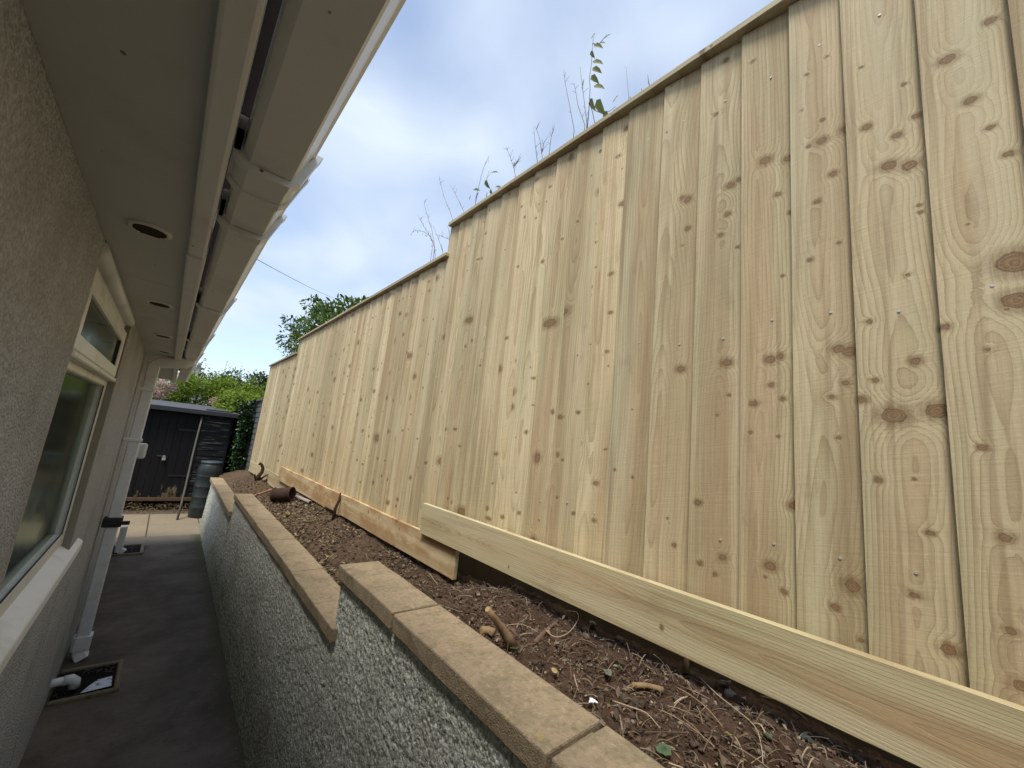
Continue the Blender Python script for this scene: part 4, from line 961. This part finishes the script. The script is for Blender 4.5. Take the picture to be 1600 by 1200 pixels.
# old grey panel fence continuing the boundary
pan = thing('panel_fence', 'weathered grey lap panel fence half hidden by ivy beyond the new fence', 'fence', (1.24, 9.0, 0))
M_OLD = plain('weathered_lap', (0.10, 0.105, 0.10), 0.85, 0.2, 0.3, 25, 0.3)
ptop = float(on(412, 630, 1, 9.0 * S)[2])
z = 0.55
while z < ptop - 0.08:
    V = [(1.225, 8.1, z), (1.225, 10.6, z), (1.236, 10.6, z + .105), (1.236, 8.1, z + .105), (1.245, 8.1, z), (1.245, 10.6, z), (1.245, 10.6, z + .105), (1.245, 8.1, z + .105)]
    mesh_obj('slat', [np.array(v) - np.array(pan.location) for v in V], [(0, 3, 2, 1), (4, 5, 6, 7), (0, 1, 5, 4), (3, 7, 6, 2), (0, 4, 7, 3), (1, 2, 6, 5)], M_OLD, pan)
    z += 0.098
for y in (8.12, 8.72, 9.32, 9.92, 10.52): box('batten', (1.202, y, 0.5), (1.2235, y + .035, ptop - .02), M_OLD, pan)
box('top_rail', (1.195, 8.1, ptop - 0.02), (1.255, 10.6, ptop + 0.012), M_OLD, pan)

# evergreen behind the fence
EX = 2.3
tq = [on(*q, 0, EX) for q in ((470, 505), (490, 480), (505, 470), (520, 485), (545, 475), (560, 480), (480, 530), (500, 500), (530, 500), (467, 540), (575, 470))]
tree = thing('evergreen_tree', 'glossy evergreen tree showing above the middle of the new fence', 'tree', (float(tq[7][0]), float(tq[7][1]), 1.1))
lumps = [(float(q[0]) + random.uniform(-.3, .5), float(q[1]) + random.uniform(-.12, .12), float(q[2]) - .12 + random.uniform(-.12, .05), random.uniform(.13, .22)) for q in tq for _ in range(5)]
lumps += [(l[0] + random.uniform(-.2, .3), l[1] + random.uniform(-.2, .2), l[2] - random.uniform(.3, .9), .25) for l in lumps[::2]]
pts, dr = clump_points(5200, lumps); dr[:, 2] += .5
foliage('crown', pts, dr, 0.115, 0.05, M_LAUREL, tree)
c0 = Vector(tree.location)
segs = [([c0, c0 + Vector((0, .05, .8)), c0 + Vector((.05, 0, 1.5))], [.07, .055, .03])]
for l in lumps[:55:4]: segs.append(([c0 + Vector((0, .04, .7)), c0.lerp(Vector(l[:3]), .6) + Vector((0, 0, .1)), Vector(l[:3]) + Vector((0, 0, .1))], [.03, .018, .006]))
stems_part('trunk', segs, M_BARK, tree, 7)
# distant dark tree, distant house
q = on(395, 590, 1, 24)
ft = thing('distant_tree', 'dark rounded far tree just left of the end of the new fence', 'tree', (float(q[0]), 24, 0))
lumps = [(float(q[0]) + random.gauss(0, .8), 24 + random.gauss(0, .5), float(q[2]) - .2 - abs(random.gauss(0, .7)) + 0.15, random.uniform(.3, .5)) for _ in range(60)]
pts, dr = clump_points(5000, lumps); foliage('crown', pts, dr, 0.13, 0.09, M_DKTREE, ft)
stems_part('trunk', [([(float(q[0]), 24, 0), (float(q[0]) + .1, 24, 2.5)], [.16, .1])], M_BARK, ft)
q = on(307, 580, 1, 30); cx_, cz_ = float(q[0]), float(q[2])
dh = thing('distant_house', 'tiny pale far house with a chimney between eaves and hedge', 'house', (cx_, 32, 0))
M_RENDER = plain('far_render', (0.52, 0.51, 0.47), 0.9, 0.2, 0.1, 2)
M_SLATE = plain('far_slate', (0.22, 0.22, 0.23), 0.85, 0.2, 0.2, 3)
box('wall', (cx_ - 3.5, 30.2, -0.05), (cx_ + 3.5, 36, cz_ - 1.0), M_RENDER, dh)
V = [(cx_ - 3.8, 29.9, cz_ - 1.05), (cx_ + 3.8, 29.9, cz_ - 1.05), (cx_ + 3.8, 33.1, cz_ - .15), (cx_ - 3.8, 33.1, cz_ - .15), (cx_ + 3.8, 36.3, cz_ - 1.05), (cx_ - 3.8, 36.3, cz_ - 1.05)]
rr_ = mesh_obj('roof', [np.array(v) - np.array(dh.location) for v in V], [(0, 1, 2, 3), (3, 2, 4, 5), (0, 3, 5), (1, 4, 2), (0, 5, 4, 1)], M_SLATE, dh)
ch = box('chimney', (cx_ - .30, 32.6, cz_ - .6), (cx_ + .30, 33.2, cz_ + .42), M_RENDER, rr_)
box('chimney_cap', (cx_ - .36, 32.54, cz_ + .4205), (cx_ + .36, 33.26, cz_ + .52), M_SLATE, rr_)
for s in (-1, 1): tube('chimney_pot', [(cx_ + s * .14, 32.9, cz_ + .52), (cx_ + s * .14, 32.9, cz_ + .85)], [.11, .09], M_SLATE, rr_, 10)
for x in (-2, 0, 2): box('window', (cx_ + x - .5, 30.17, 0.9), (cx_ + x + .5, 30.199, 2.0), M_BLACK, dh)

# telephone wire
a_ = on(370, 391, 1, 7.0); c_ = on(507, 461, 1, 16.0); d_ = (c_ - a_)
wire_pts = [tuple(a_ + d_ * t + np.array([0, 0, 0.10 * (t - 0.5) ** 2 * 4 * .3 - 0.03 * 0])) for t in np.linspace(-.35, 2.4, 16)]
tag(tube('overhead_wire', wire_pts, 0.006, M_BLACK, None, 5), 'thin dark overhead wire crossing the sky beside the gutter', 'wire')

# ------------------------------------------------------------------ stems above the fence
WXX = FXX + 0.22
def wpt(x, y, dxx=0.0): return Vector(map(float, on(x, y, 0, WXX + dxx)))
M_BIND = leafmat('bindweed_leaf', [(0, (0.14, 0.17, 0.04)), (0.6, (0.20, 0.23, 0.06)), (1, (0.32, 0.31, 0.07))], 0.5, 0.5)
def weed(name, label, cat, lines, lv=(), leafL=0.05, leafmatl=None, r=0.0022, twigs=0):
    base = wpt(*lines[0][0]); root = Vector((base.x, base.y, 1.16))
    t = thing(name, label, cat, root)
    segs = []
    for k, ln in enumerate(lines):
        P_ = [wpt(*q) for q in ln]
        if k == 0 or len(ln) > 2 and ln[0][1] > 150:
            P_ = [Vector((P_[0].x, P_[0].y, 1.16)), P_[0].lerp(Vector((P_[0].x, P_[0].y, 1.16)), .4)] + P_
        n = len(P_); segs.append((P_, [r * (1.25 - .8 * i / max(1, n - 1)) for i in range(n)]))
        if twigs:
            for _ in range(twigs):
                i = random.randrange(max(1, n - 3), n); a = P_[i - 1].lerp(P_[i], random.random()); dd = Vector((random.uniform(-.3, .3), random.uniform(-1, 1), random.uniform(.3, 1.1))).normalized() * random.uniform(.02, .06)
                segs.append(([a, a + dd * .6 + Vector((0, 0, .004)), a + dd], [r * .5, r * .4, r * .25]))
    stems_part('stem', segs, M_TWIG, t, 5)
    for (x, y, ang, sc) in lv:
        p_ = wpt(x, y, random.uniform(-.02, .02)); dd = np.array([0.25, -math.cos(ang), -math.sin(ang)])   # image right = -y, down = -z
        V, F = leaves_geo(np.array([p_]) - np.array(root), dd[None], np.array([[-0.8, 0.3, 0.5]]), [leafL * sc * 1.25], [leafL * sc * .52], 0.14, 0.78)
        np_obj('leaf', V, F, leafmatl or M_BIND, t)
    return t
weed('bindweed', 'tall twining stem with arrow-shaped green leaves above the near fence', 'climber',
     [[(930, 196), (926, 176), (921, 160), (922, 140), (921, 122), (924, 100), (925, 84), (926, 68), (929, 52)], [(926, 68), (935, 70), (942, 62), (948, 54)], [(921, 160), (928, 172), (940, 177), (952, 174), (962, 166)]],
     [(928, 70, .7, 1.0), (923, 80, 1.2, .8), (926, 96, .6, 1.1), (926, 106, .8, 1.1), (913, 122, 2.0, 1.0), (924, 118, 1.0, 1.1), (928, 134, .6, 1.1), (922, 154, 1.3, 1.2), (932, 156, 1.2, 1.6), (944, 174, 1.2, 1.1), (938, 67, .5, .5), (944, 61, -.5, .6), (925, 60, -1.5, .7), (958, 160, -1.2, .7)], 0.056)
weed('dry_weed', 'bare thin dry stems left of the twining leafy stem above the fence', 'dry stem',
     [[(897, 203), (890, 165), (883, 130), (881, 108)], [(914, 196), (903, 165), (899, 140), (897, 130)], [(917, 194), (913, 160), (908, 120), (906, 104)]], (), 0, None, 0.0021, 4)
weed('dry_weed', 'single hair-thin upright dry stem right of the twining leafy stem', 'dry stem', [[(983, 158), (981, 135), (978, 104)]], (), 0, None, 0.0014)
weed('bud_shoot', 'small dark budded shoot tips just topping the near capping', 'shoot', [[(1015, 136), (1013, 125), (1012, 116)], [(1004, 146), (1002, 138)], [(988, 156), (984, 151)]],
     [(1013, 131, -1.5, .7), (1002, 145, -1.2, .6), (987, 155, -2.4, .6), (984, 152, 3.0, .5)], 0.030)
weed('dry_weed', 'branching dry stem above the fence between the ivy sprig and bindweed', 'dry stem', [[(840, 256), (836, 225), (834, 197)], [(848, 250), (843, 215), (836, 197)], [(858, 240), (861, 215), (865, 203)], [(846, 240), (851, 220)]], (), 0, None, 0.0021, 7)
weed('dry_weed', 'feathery pale dry twig just right of the ivy sprig', 'dry stem', [[(807, 285), (803, 262), (797, 245), (791, 229)], [(802, 262), (809, 252)]], (), 0, None, 0.0021, 14)
weed('ivy_sprig', 'leafy ivy sprig standing on the fence step with dark triangular leaves', 'climber',
     [[(742, 326), (744, 308), (748, 292), (752, 275), (757, 258), (763, 246), (764, 255)], [(772, 310), (766, 296), (760, 280), (768, 268)], [(775, 300), (782, 291)]],
     [(745, 318, 1.6, 1.0), (748, 300, 2.6, 1.1), (740, 296, .4, 1.0), (758, 282, 1.1, 1.2), (766, 296, 1.2, .9), (768, 270, .2, .9), (762, 300, 2.2, .8), (774, 292, .3, .8), (736, 305, 2.6, .6)], 0.056, M_LAUREL, 0.002, 2)
weed('dry_weed', 'long slanting dry stem left of the ivy sprig at the fence step', 'dry stem', [[(713, 360), (703, 330), (694, 308), (688, 285), (686, 280)]], (), 0, None, 0.0021, 10)
weed('dry_weed', 'short slanting dry stem touching the end of the upper capping', 'dry stem', [[(727, 336), (716, 312), (709, 298), (705, 291)]], (), 0, None, 0.002, 8)
weed('dead_shrub', 'brittle branching dead shrub with withered leaves over the lower fence section', 'dead shrub',
     [[(680, 400), (679, 385), (675, 360), (668, 338), (663, 320), (664, 312)], [(679, 388), (673, 370), (662, 362), (650, 360), (643, 364)], [(692, 394), (684, 370), (676, 352)], [(707, 376), (692, 370), (680, 366)], [(702, 378), (702, 362), (699, 354)], [(677, 378), (660, 350), (652, 335)]],
     [(643, 364, 2.2, .6), (652, 361, 1.2, .5), (660, 364, 1.4, .5), (665, 367, 1.0, .5), (673, 372, 1.3, .6), (674, 382, 1.5, .5), (678, 396, -1.3, .9), (673, 364, 2.0, .5)], 0.040, M_LITTER, 0.0023, 9)

# ------------------------------------------------------------------ litter on the bed
def on_soil(x, y): return Vector((x, y, float(soil_z(np.array(x), np.array(y))) + (float(fbm(np.array(x * 9.), np.array(y * 9.), 4, 21)) - .47) * 0.04 - 0.004))
P = []
for i in range(2000):
    y = 0.15 + 7.2 * random.random() ** 1.8; x = random.uniform(xo(y) + CW + .01, FXX - 0.02); a = random.uniform(0, 6.3); L = random.choice((.015, .02, .03, .03, .04, .05, .09)) * random.uniform(.6, 1.2); cv = random.gauss(0, .55); pl_ = []
    ex = min(max(x + math.cos(a) * L, xo(y) + CW + .006), FXX - 0.01); ey = y + math.sin(a) * L
    q0, q1 = on_soil(x, y), on_soil(ex, ey); q0.z += .004; q1.z += .004 + random.choice((0, 0, 0, .012, .025)); sd_ = Vector((-(ey - y), ex - x, 0)) * cv * .16
    for k in range(5):
        t = k / 4; pl_.append(q0.lerp(q1, t) + sd_ * (4 * t * (1 - t)) * .5 + Vector((0, 0, .004 * 4 * t * (1 - t))))
    P.append(tube_geo(pl_, random.choice((.0004, .0005, .0007, .001, .0015)), 4))
V, F = join_geo(P)
M_TWLIT = leafmat('twig_litter', [(0, (0.06, 0.038, 0.024)), (0.45, (0.13, 0.088, 0.052)), (0.8, (0.25, 0.18, 0.11)), (1, (0.42, 0.33, 0.21))], 0.8, 0.0)
lo = stuff(mesh_obj('twig_litter', V, F, M_TWLIT)); tag(lo, 'scattered dry twigs and roots all over the brown bed soil', 'twigs')
n = 5200; yy_ = 0.15 + 7.4 * RNG.random(n) ** 1.4; xx_ = xo(yy_) + CW + .012 + RNG.random(n) * (FXX - .03 - xo(yy_) - CW)
zz_ = soil_z(xx_, yy_) + (fbm(xx_ * 9, yy_ * 9, 4, 21) - .47) * .04 + .001
V, F = leaves_geo(np.stack([xx_, yy_, zz_], 1), np.concatenate([RNG.normal(size=(n, 2)), RNG.normal(size=(n, 1)) * .25], 1), rdir(n, 2.0), 0.005 + 0.015 * RNG.random(n) ** 2.5, 0.003 + 0.008 * RNG.random(n) ** 2.5)
def more_chips(nm, n, ya, yb, lo_, hi_, mat, label):
    y_ = ya + (yb - ya) * RNG.random(n); x_ = xo(y_) + CW + .012 + RNG.random(n) * (FXX - .05 - xo(y_) - CW); k_ = fbm(x_ * 5, y_ * 5, 3, 77) > .40; x_, y_ = x_[k_], y_[k_]; n = len(x_)
    z_ = soil_z(x_, y_) + (fbm(x_ * 9, y_ * 9, 4, 21) - .47) * .04 + .002
    V, F = leaves_geo(np.stack([x_, y_, z_], 1), np.concatenate([RNG.normal(size=(n, 2)), RNG.normal(size=(n, 1)) * .35], 1), rdir(n, 1.4), lo_ + (hi_ - lo_) * RNG.random(n) ** 2, .45 * (lo_ + (hi_ - lo_) * RNG.random(n) ** 2))
    tag(stuff(np_obj(nm, V, F, mat)), label, 'leaves')
M_CHIP = leafmat('bark_chips', [(0, (0.045, 0.027, 0.017)), (0.5, (0.11, 0.07, 0.042)), (0.85, (0.20, 0.14, 0.085)), (1, (0.36, 0.30, 0.20))], 0.85, 0.05)
lo = stuff(np_obj('leaf_chips', V, F, M_CHIP)); tag(lo, 'small leaf flakes and bark chips strewn on the bed soil', 'chips')
more_chips('dead_leaf_drift', 5200, 2.1, 5.6, .012, .042, leafmat('leaf_drift', [(0, (0.07, 0.045, 0.026)), (0.4, (0.16, 0.105, 0.06)), (0.7, (0.27, 0.20, 0.115)), (0.9, (0.40, 0.33, 0.20)), (1, (0.12, 0.14, 0.05))], .8, .1), 'drift of dead leaves and clippings on the middle of the bed')
more_chips('leaf_scraps', 2600, 0.1, 2.2, .006, .028, M_CHIP, 'brown leaf scraps and bark bits over the near soil')
# crumbs and small stones
ico = bmesh.new(); bmesh.ops.create_icosphere(ico, subdivisions=1, radius=1); iv = np.array([v.co[:] for v in ico.verts]); ifc = np.array([[v.index for v in f.verts] for f in ico.faces]); ico.free()
n = 2800; yy_ = 0.1 + 7.4 * RNG.random(n) ** 1.5; xx_ = xo(yy_) + CW + .008 + RNG.random(n) * (FXX + .03 - xo(yy_) - CW)
zz_ = soil_z(xx_, yy_) + (fbm(xx_ * 9, yy_ * 9, 4, 21) - .47) * .042 - .004
rs = 0.003 + 0.010 * RNG.random(n) ** 3
V = (iv[None] * (1 + 0.35 * RNG.normal(size=(n, 12, 1)).clip(-1.3, 1.3)) * rs[:, None, None] * np.stack([1 + .4 * RNG.random(n), 1 + .4 * RNG.random(n), np.full(n, .8)], 1)[:, None]) + np.stack([xx_, yy_, zz_], 1)[:, None]
F = (ifc[None] + (np.arange(n) * 12)[:, None, None]).reshape(-1, 3)
M_CRUMB = leafmat('soil_crumbs', [(0, (0.040, 0.026, 0.017)), (0.6, (0.080, 0.052, 0.034)), (0.92, (0.14, 0.10, 0.068)), (1, (0.30, 0.26, 0.21))], 0.95, 0.0)
lo = stuff(np_obj('soil_crumbs', V.reshape(-1, 3), F, M_CRUMB)); tag(lo, 'loose crumbs of earth and small stones covering the bed', 'soil')

M_CUT = plain('cut_branch', (0.25, 0.165, 0.085), 0.8, 0.2, 0.35, 45, 0.4, (0.10, 0.065, 0.035), 0.6)
M_CUTEND = plain('fresh_cut_wood', (0.36, 0.245, 0.125), 0.85, 0.2, 0.4, 70, 0.5, (0.14, 0.085, 0.045), 0.7)
M_RUST = plain('rusty_metal', (0.055, 0.030, 0.022), 0.85, 0.25, 0.5, 30, 0.5, (0.05, 0.03, 0.025), 0.6)
M_ROOT = plain('dark_root', (0.055, 0.030, 0.018), 0.9, 0.2, 0.4, 40, 0.5)
def stub(name, label, cat, pa, pb_, r0, r1, lift=0.0, mat=None, end=None, bend=0.006):
    """cut stem from soil pixel pa up/along to pixel pb"""
    A = soil_at(*pa); A.z -= 0.004
    if lift: Bq = Vector(map(float, on(*pb_, 1, A.y + 0.0)))
    else:
        Bq = soil_at(*pb_); Bq.z += r1 * .7
    if not lift: A.z += r0 * .7
    t = thing(name, label, cat, A); m = A.lerp(Bq, .5) + Vector((bend, bend, 0))
    tube('stem', [A, A.lerp(m, .6), m, m.lerp(Bq, .6), Bq], [r0 * 1.1, r0, (r0 + r1) / 2, r1 * 1.02, r1], mat or M_CUT, t, 12)
    d = (Bq - m).normalized()
    tube('cut_end', [Bq - d * .001, Bq + d * .0012], [r1 * .93, r1 * .9], end or M_CUTEND, t, 12, False)
    return t
stub('cut_stem', 'thick leaning cut stem sprouting behind the long coping stone', 'stump', (803, 1010), (762, 952), 0.014, 0.0085, 1)
stub('cut_stem', 'slim upright cut stem in front of the near gravel board', 'stump', (1072, 1050), (1078, 999), 0.0075, 0.006, 1)
stub('cut_stem', 'short dark cut stub close behind the coping beside a folded leaf', 'stump', (858, 1068), (866, 1048), 0.010, 0.009, 1, M_ROOT)
stub('branch_piece', 'pale split branch piece lying on the soil near the coping end', 'branch', (1036, 1078), (988, 1074), 0.0062, 0.0066, 0)
stub('branch_piece', 'short sawn branch end lying against the coping by the leaning stem', 'branch', (772, 992), (752, 990), 0.012, 0.012, 0)
stub('branch_piece', 'reddish split wood splinter between leaning stem and gravel board', 'branch', (836, 1004), (872, 972), 0.007, 0.005, 0, plain('red_splinter', (0.14, 0.085, 0.052), .85, .2, .45, 70, .5))
# dried curling roots
def root(label, pxs, r, mat=M_TWIG, cat='root', name='dry_root', lift=.012):
    P_ = []
    for i, q in enumerate(pxs):
        v = soil_at(*q[:2]); v.z += 0.006 + (q[2] if len(q) > 2 else lift * math.sin(math.pi * i / (len(pxs) - 1))); P_.append(v)
    S_ = []
    for i in range(len(P_) - 1):
        a, b0, b1, c_ = P_[max(i - 1, 0)], P_[i], P_[i + 1], P_[min(i + 2, len(P_) - 1)]
        for t in (0, .33, .66): S_.append(0.5 * ((2 * b0) + (-a + b1) * t + (2 * a - 5 * b0 + 4 * b1 - c_) * t * t + (-a + 3 * b0 - 3 * b1 + c_) * t ** 3))
    S_.append(P_[-1]); o = Vector(S_[0]); 
    ob = tube(name, [s - o for s in S_], [r * (1 - .55 * i / len(S_)) for i in range(len(S_))], mat, None, 6); ob.location = o
    tag(ob, label, cat); return ob
M_PALE = plain('pale_root', (0.38, 0.29, 0.18), 0.85, 0.2, 0.25, 50)
root('looping pale root arching over the soil by the gravel board', [(851, 986), (862, 1000), (874, 1004), (890, 996), (903, 975), (900, 962), (884, 957)], .0017, M_PALE)
root('thin straight root running from the leaning stem to the splinter', [(786, 981), (815, 985), (842, 992)], .0013, M_PALE)
root('long pale twig curving from the slim upright stem to the frame bottom', [(1093, 1062), (1120, 1094), (1150, 1122), (1180, 1150), (1190, 1180), (1192, 1199)], .0016, M_PALE)
root('pale straight twig beside the pale split branch piece', [(957, 1100), (985, 1118), (1010, 1128), (1031, 1143)], .0018, M_PALE)
root('brown twig crossing the dark soil below the slim upright stem', [(1056, 1078), (1078, 1098), (1105, 1120), (1130, 1142)], .0022, M_CUT)
root('grey twig lying along the dark gap under the near gravel board', [(1188, 1092), (1215, 1106), (1240, 1120), (1262, 1130)], .0020, M_TWIG)
root('curled dark root arching beside the pale branch piece', [(1003, 1112), (1012, 1100), (1025, 1090), (1042, 1090)], .0016, M_ROOT)
root('short pale grey twig pointing at a small yellow leaf', [(1176, 1136), (1189, 1148), (1200, 1160)], .0026, M_PALE)
root('thin hooked twig on the soil at the bottom edge of the frame', [(1070, 1120), (1068, 1136), (1085, 1150), (1105, 1166)], .0014, M_CUT)
# fallen ivy leaves
def ivy_leaf(label, px_, ang, size, mat, tilt=.25):
    A = soil_at(*px_); A.z += .012
    out = [(0, 0), (.28, .02), (.52, .10), (.52, .34), (.66, .50), (.40, .70), (.0, 1.10), (-.36, .74), (-.62, .54), (-.50, .36), (-.56, .12), (-.26, .0)]
    V = []; th = .0009
    for s_ in (0, 1):
        for u, v in out:
            z = size * (.10 * abs(u) - tilt * .3 * v * v + .05 * math.sin(u * 5 + v * 3)) - s_ * th
            V.append((size * (u * math.cos(ang) - v * math.sin(ang)) * .6, size * (u * math.sin(ang) + v * math.cos(ang)) * .6, z + tilt * size * v * .8))
    n = len(out); V += [(size * (-.55 * math.sin(ang)) * .6, size * (.55 * math.cos(ang)) * .6, size * .0 + tilt * size * .40)]; m = 2 * n
    F = [(i, (i + 1) % n, m) for i in range(n)] + [(n + (i + 1) % n, n + i, m) for i in range(n)]
    o = mesh_obj('fallen_leaf', V, F, mat, None, True, A); tag(o, label, 'leaf'); return o
def lm(name, c): return plain(name, c, .5, .35, .25, 60)
L1, L2, L3, L4 = lm('leaf_green', (0.075, 0.105, 0.05)), lm('leaf_greygreen', (0.14, 0.155, 0.11)), lm('leaf_yellow', (0.30, 0.25, 0.06)), lm('leaf_dark', (0.045, 0.065, 0.045))
ivy_leaf('grey-green ivy leaf propped against the near gravel board bottom edge', (1130, 1072), 2.6, .040, L2, .5)
ivy_leaf('large green ivy leaf at the coping corner on the frame bottom', (1030, 1188), -1.9, .042, L1, .3)
ivy_leaf('small fresh green leaf on the soil left of the pale branch piece', (972, 1052), 1.1, .030, L1)
ivy_leaf('dull grey-green leaf lying near the gravel board gap', (955, 1062), .4, .036, L2)
ivy_leaf('yellowing curled leaf on bare soil below the upright stem', (1140, 1156), 2.0, .022, L3, .4)
ivy_leaf('dark blue-green leaf lying flat close to the fence gap', (1270, 1168), .8, .040, L4)
ivy_leaf('pale green leaf scrap beside the short grey twig', (1206, 1163), .2, .024, L1)
ivy_leaf('green ivy leaf tucked at the foot of the leaning cut stem', (801, 1020), 2.9, .036, L1, .5)
ivy_leaf('large grey dead leaf under the gravel board beside the looping root', (930, 980), 1.3, .040, lm('leaf_dead', (.20, .17, .13)))
ivy_leaf('folded olive leaf leaning on the dark cut stub', (872, 1064), .5, .034, lm('leaf_olive', (.14, .13, .06)), .7)
ivy_leaf('bright yellow fallen leaf on the far soil below the rusty can', (452, 806), 1.0, .070, L3, .5)
# white scrap
A = soil_at(925, 1112); A.z += .016
sc_ = thing('white_flower_head', 'small crumpled white flower head lying by the coping joint', 'flower', A); M_WH = plain('white_petal', (0.72, 0.72, 0.70), .6, .3, .06, 40)
for k, (a, l) in enumerate(((.3, .012), (1.1, .014), (2.9, .011), (5.2, .013))):
    dd = np.array([[math.cos(a), math.sin(a), .45]]); V, F = leaves_geo(np.zeros((1, 3)), dd, np.array([[0, 0, 1.]]) + .1, [l], [.011], .3, .6); np_obj('petal', V, F, M_WH, sc_)
tube('stalk', [A, A + Vector((.012, -.006, -.018))], .0015, M_PALE, sc_, 6)

# rusty can and pipes
can_c = soil_at(438, 782)
cA = Vector(map(float, on(428, 776, 1, can_c.y))); 
can = thing('rusty_can', 'rusty brown open-ended metal can lying on the far soil', 'can', can_c)
Rc = 0.062; ax_ = Vector((0.72, -0.66, 0.16)).normalized(); c0 = can_c + Vector((-0.06, 0.0, Rc * .85)); c1 = c0 + ax_ * 0.17
def open_tube(name, p0, p1, r0, r1, mat, parent, n=24, th=.004):
    d = (p1 - p0).normalized(); s = d.cross(Vector((0, 0, 1))).normalized(); u = s.cross(d); V = []; F = []
    off = Vector(parent_off(parent))
    for (p, r) in ((p0, r0), (p1, r1), (p1, r1 - th), (p0, r0 - th)):
        for k in range(n): V.append(p + (s * math.cos(6.2832 * k / n) + u * math.sin(6.2832 * k / n)) * r - off)
    for i in range(4):
        j = (i + 1) % 4
        for k in range(n): F.append((i * n + k, i * n + (k + 1) % n, j * n + (k + 1) % n, j * n + k))
    return mesh_obj(name, V, F, mat, parent, True)
open_tube('shell', c0, c1, Rc, Rc * 1.02, M_RUST, can)
open_tube('rim', c0 - ax_ * .006, c0 + ax_ * .008, Rc * 1.06, Rc * 1.06, M_RUST, can, 24, .009)
open_tube('rim', c1 - ax_ * .008, c1 + ax_ * .006, Rc * 1.07, Rc * 1.07, M_RUST, can, 24, .009)
tube('strut', [c0 + Vector((0, 0, -Rc * .95)), c0 + Vector((-.004, 0, Rc * 1.15))], .008, M_RUST, can, 8)
tube('strut', [c0 + Vector((.02, .05, -Rc * .8)), c0 + Vector((.02, -.05, Rc * .8))], .006, M_RUST, can, 8)
M_TERRA = plain('clay_pipe', (0.30, 0.155, 0.10), .8, .25, .25, 25, .2)
A = soil_at(424, 771); B_ = soil_at(384, 767)
A.z += .045; B_.z += .03
t = thing('clay_pipe', 'slim terracotta-coloured pipe lying across the bed to the rusty can', 'pipe', B_); tube('pipe', [B_, A], .013, M_TERRA, t, 12); tube('collar', [A - (A - B_).normalized() * .05, A], .017, M_TERRA, t, 12)
A = soil_at(460, 778); B_ = soil_at(484, 788); A.z += .02; B_.z += .018
t = thing('grey_pipe', 'short pale grey pipe offcut lying below the gravel board by the can', 'pipe', A); tube('pipe', [A, B_], .016, plain('grey_offcut', (.33, .29, .25), .7, .3, .2, 30, .2), t, 14); tube('bore_shade', [B_, B_ + (B_ - A).normalized() * .002], .012, M_DARK, t, 12, False)  # solid pipe; dark disc on its end stands in for the shaded bore
A = soil_at(425, 784); B_ = soil_at(398, 774); A.z += .01; B_.z += .01
t = thing('old_stick', 'dark brown stick under the clay pipe beside the rusty can', 'stick', A); tube('stick', [A, A.lerp(B_, .5) + Vector((0, 0, .01)), B_], [.010, .009, .006], M_ROOT, t, 8)
# root stump at the far end of the bed
A = Vector(map(float, on(403, 748, 0, 1.07))); A.z = max(A.z - 0.02, 0.70)
def fp(x, y, dy=0.0): return Vector(map(float, on(x, y, 1, A.y + dy)))
rs_ = thing('root_stump', 'dark dug-up root stump with hooked limb at the far end of the bed', 'stump', A)
tube('hooked_limb', [A + Vector((0, 0, -.03)), fp(404, 744), fp(409, 738), fp(411, 732), fp(409, 726), fp(405, 724)], [.034, .028, .022, .020, .019, .022], M_ROOT, rs_, 10)
tube('root_limb', [A + Vector((0, 0, -.01)), fp(411, 746), fp(419, 741)], [.022, .014, .007], M_ROOT, rs_, 8)
tube('root_limb', [A + Vector((.05, -.05, -.02)), fp(421, 748), fp(424, 744), fp(425, 751)], [.02, .018, .014, .010], M_ROOT, rs_, 8)
tube('root_limb', [A + Vector((-.02, 0, 0)), fp(398, 741), fp(393, 744)], [.014, .009, .005], M_ROOT, rs_, 8)
A2 = Vector(map(float, on(524, 794, 0, 1.125))); Bv = Vector(map(float, on(532, 770, 1, A2.y)))
rt = thing('dead_sapling', 'charred-looking upright dead stem against the stained gravel board', 'stump', A2)
tube('stem', [A2 - Vector((0, 0, .09)), A2, A2.lerp(Bv, .5) + Vector((.01, 0, 0)), Bv], [.014, .012, .010, .006], M_ROOT, rt, 8)
tube('side_root', [A2 - Vector((0, 0, .03)), A2 + Vector((-.06, .05, .0)), A2 + Vector((-.12, .06, -.06))], [.009, .007, .004], M_ROOT, rt, 7)
# flakes on the path edge by the wall
P = []
for i in range(130):
    y = random.uniform(2.3, 7.0); x = xo(y) - 0.03 - abs(random.gauss(0, .035)); a = random.uniform(0, 6.3); l = random.uniform(.004, .013); z = .006
    P.append(([(x, y, z), (x + l * math.cos(a), y + l * math.sin(a), z + .004), (x + l * math.cos(a + 1), y + l * math.sin(a + 1), z + .002)], [(0, 1, 2)]))
for i in range(260):
    y = random.uniform(1.6, 7.0); x = random.uniform(WX + .02, xo(y) - .03); a = random.uniform(0, 6.3); l = random.uniform(.002, .007); z = .009
    P.append(([(x, y, z), (x + l * math.cos(a), y + l * math.sin(a), z + .003), (x + l * math.cos(a + 1), y + l * math.sin(a + 1), z + .002)], [(0, 1, 2)]))
V, F = join_geo(P); lo = stuff(mesh_obj('path_litter', V, F, M_CHIP)); tag(lo, 'fine leaf flakes and grit scattered on the dark path', 'litter')
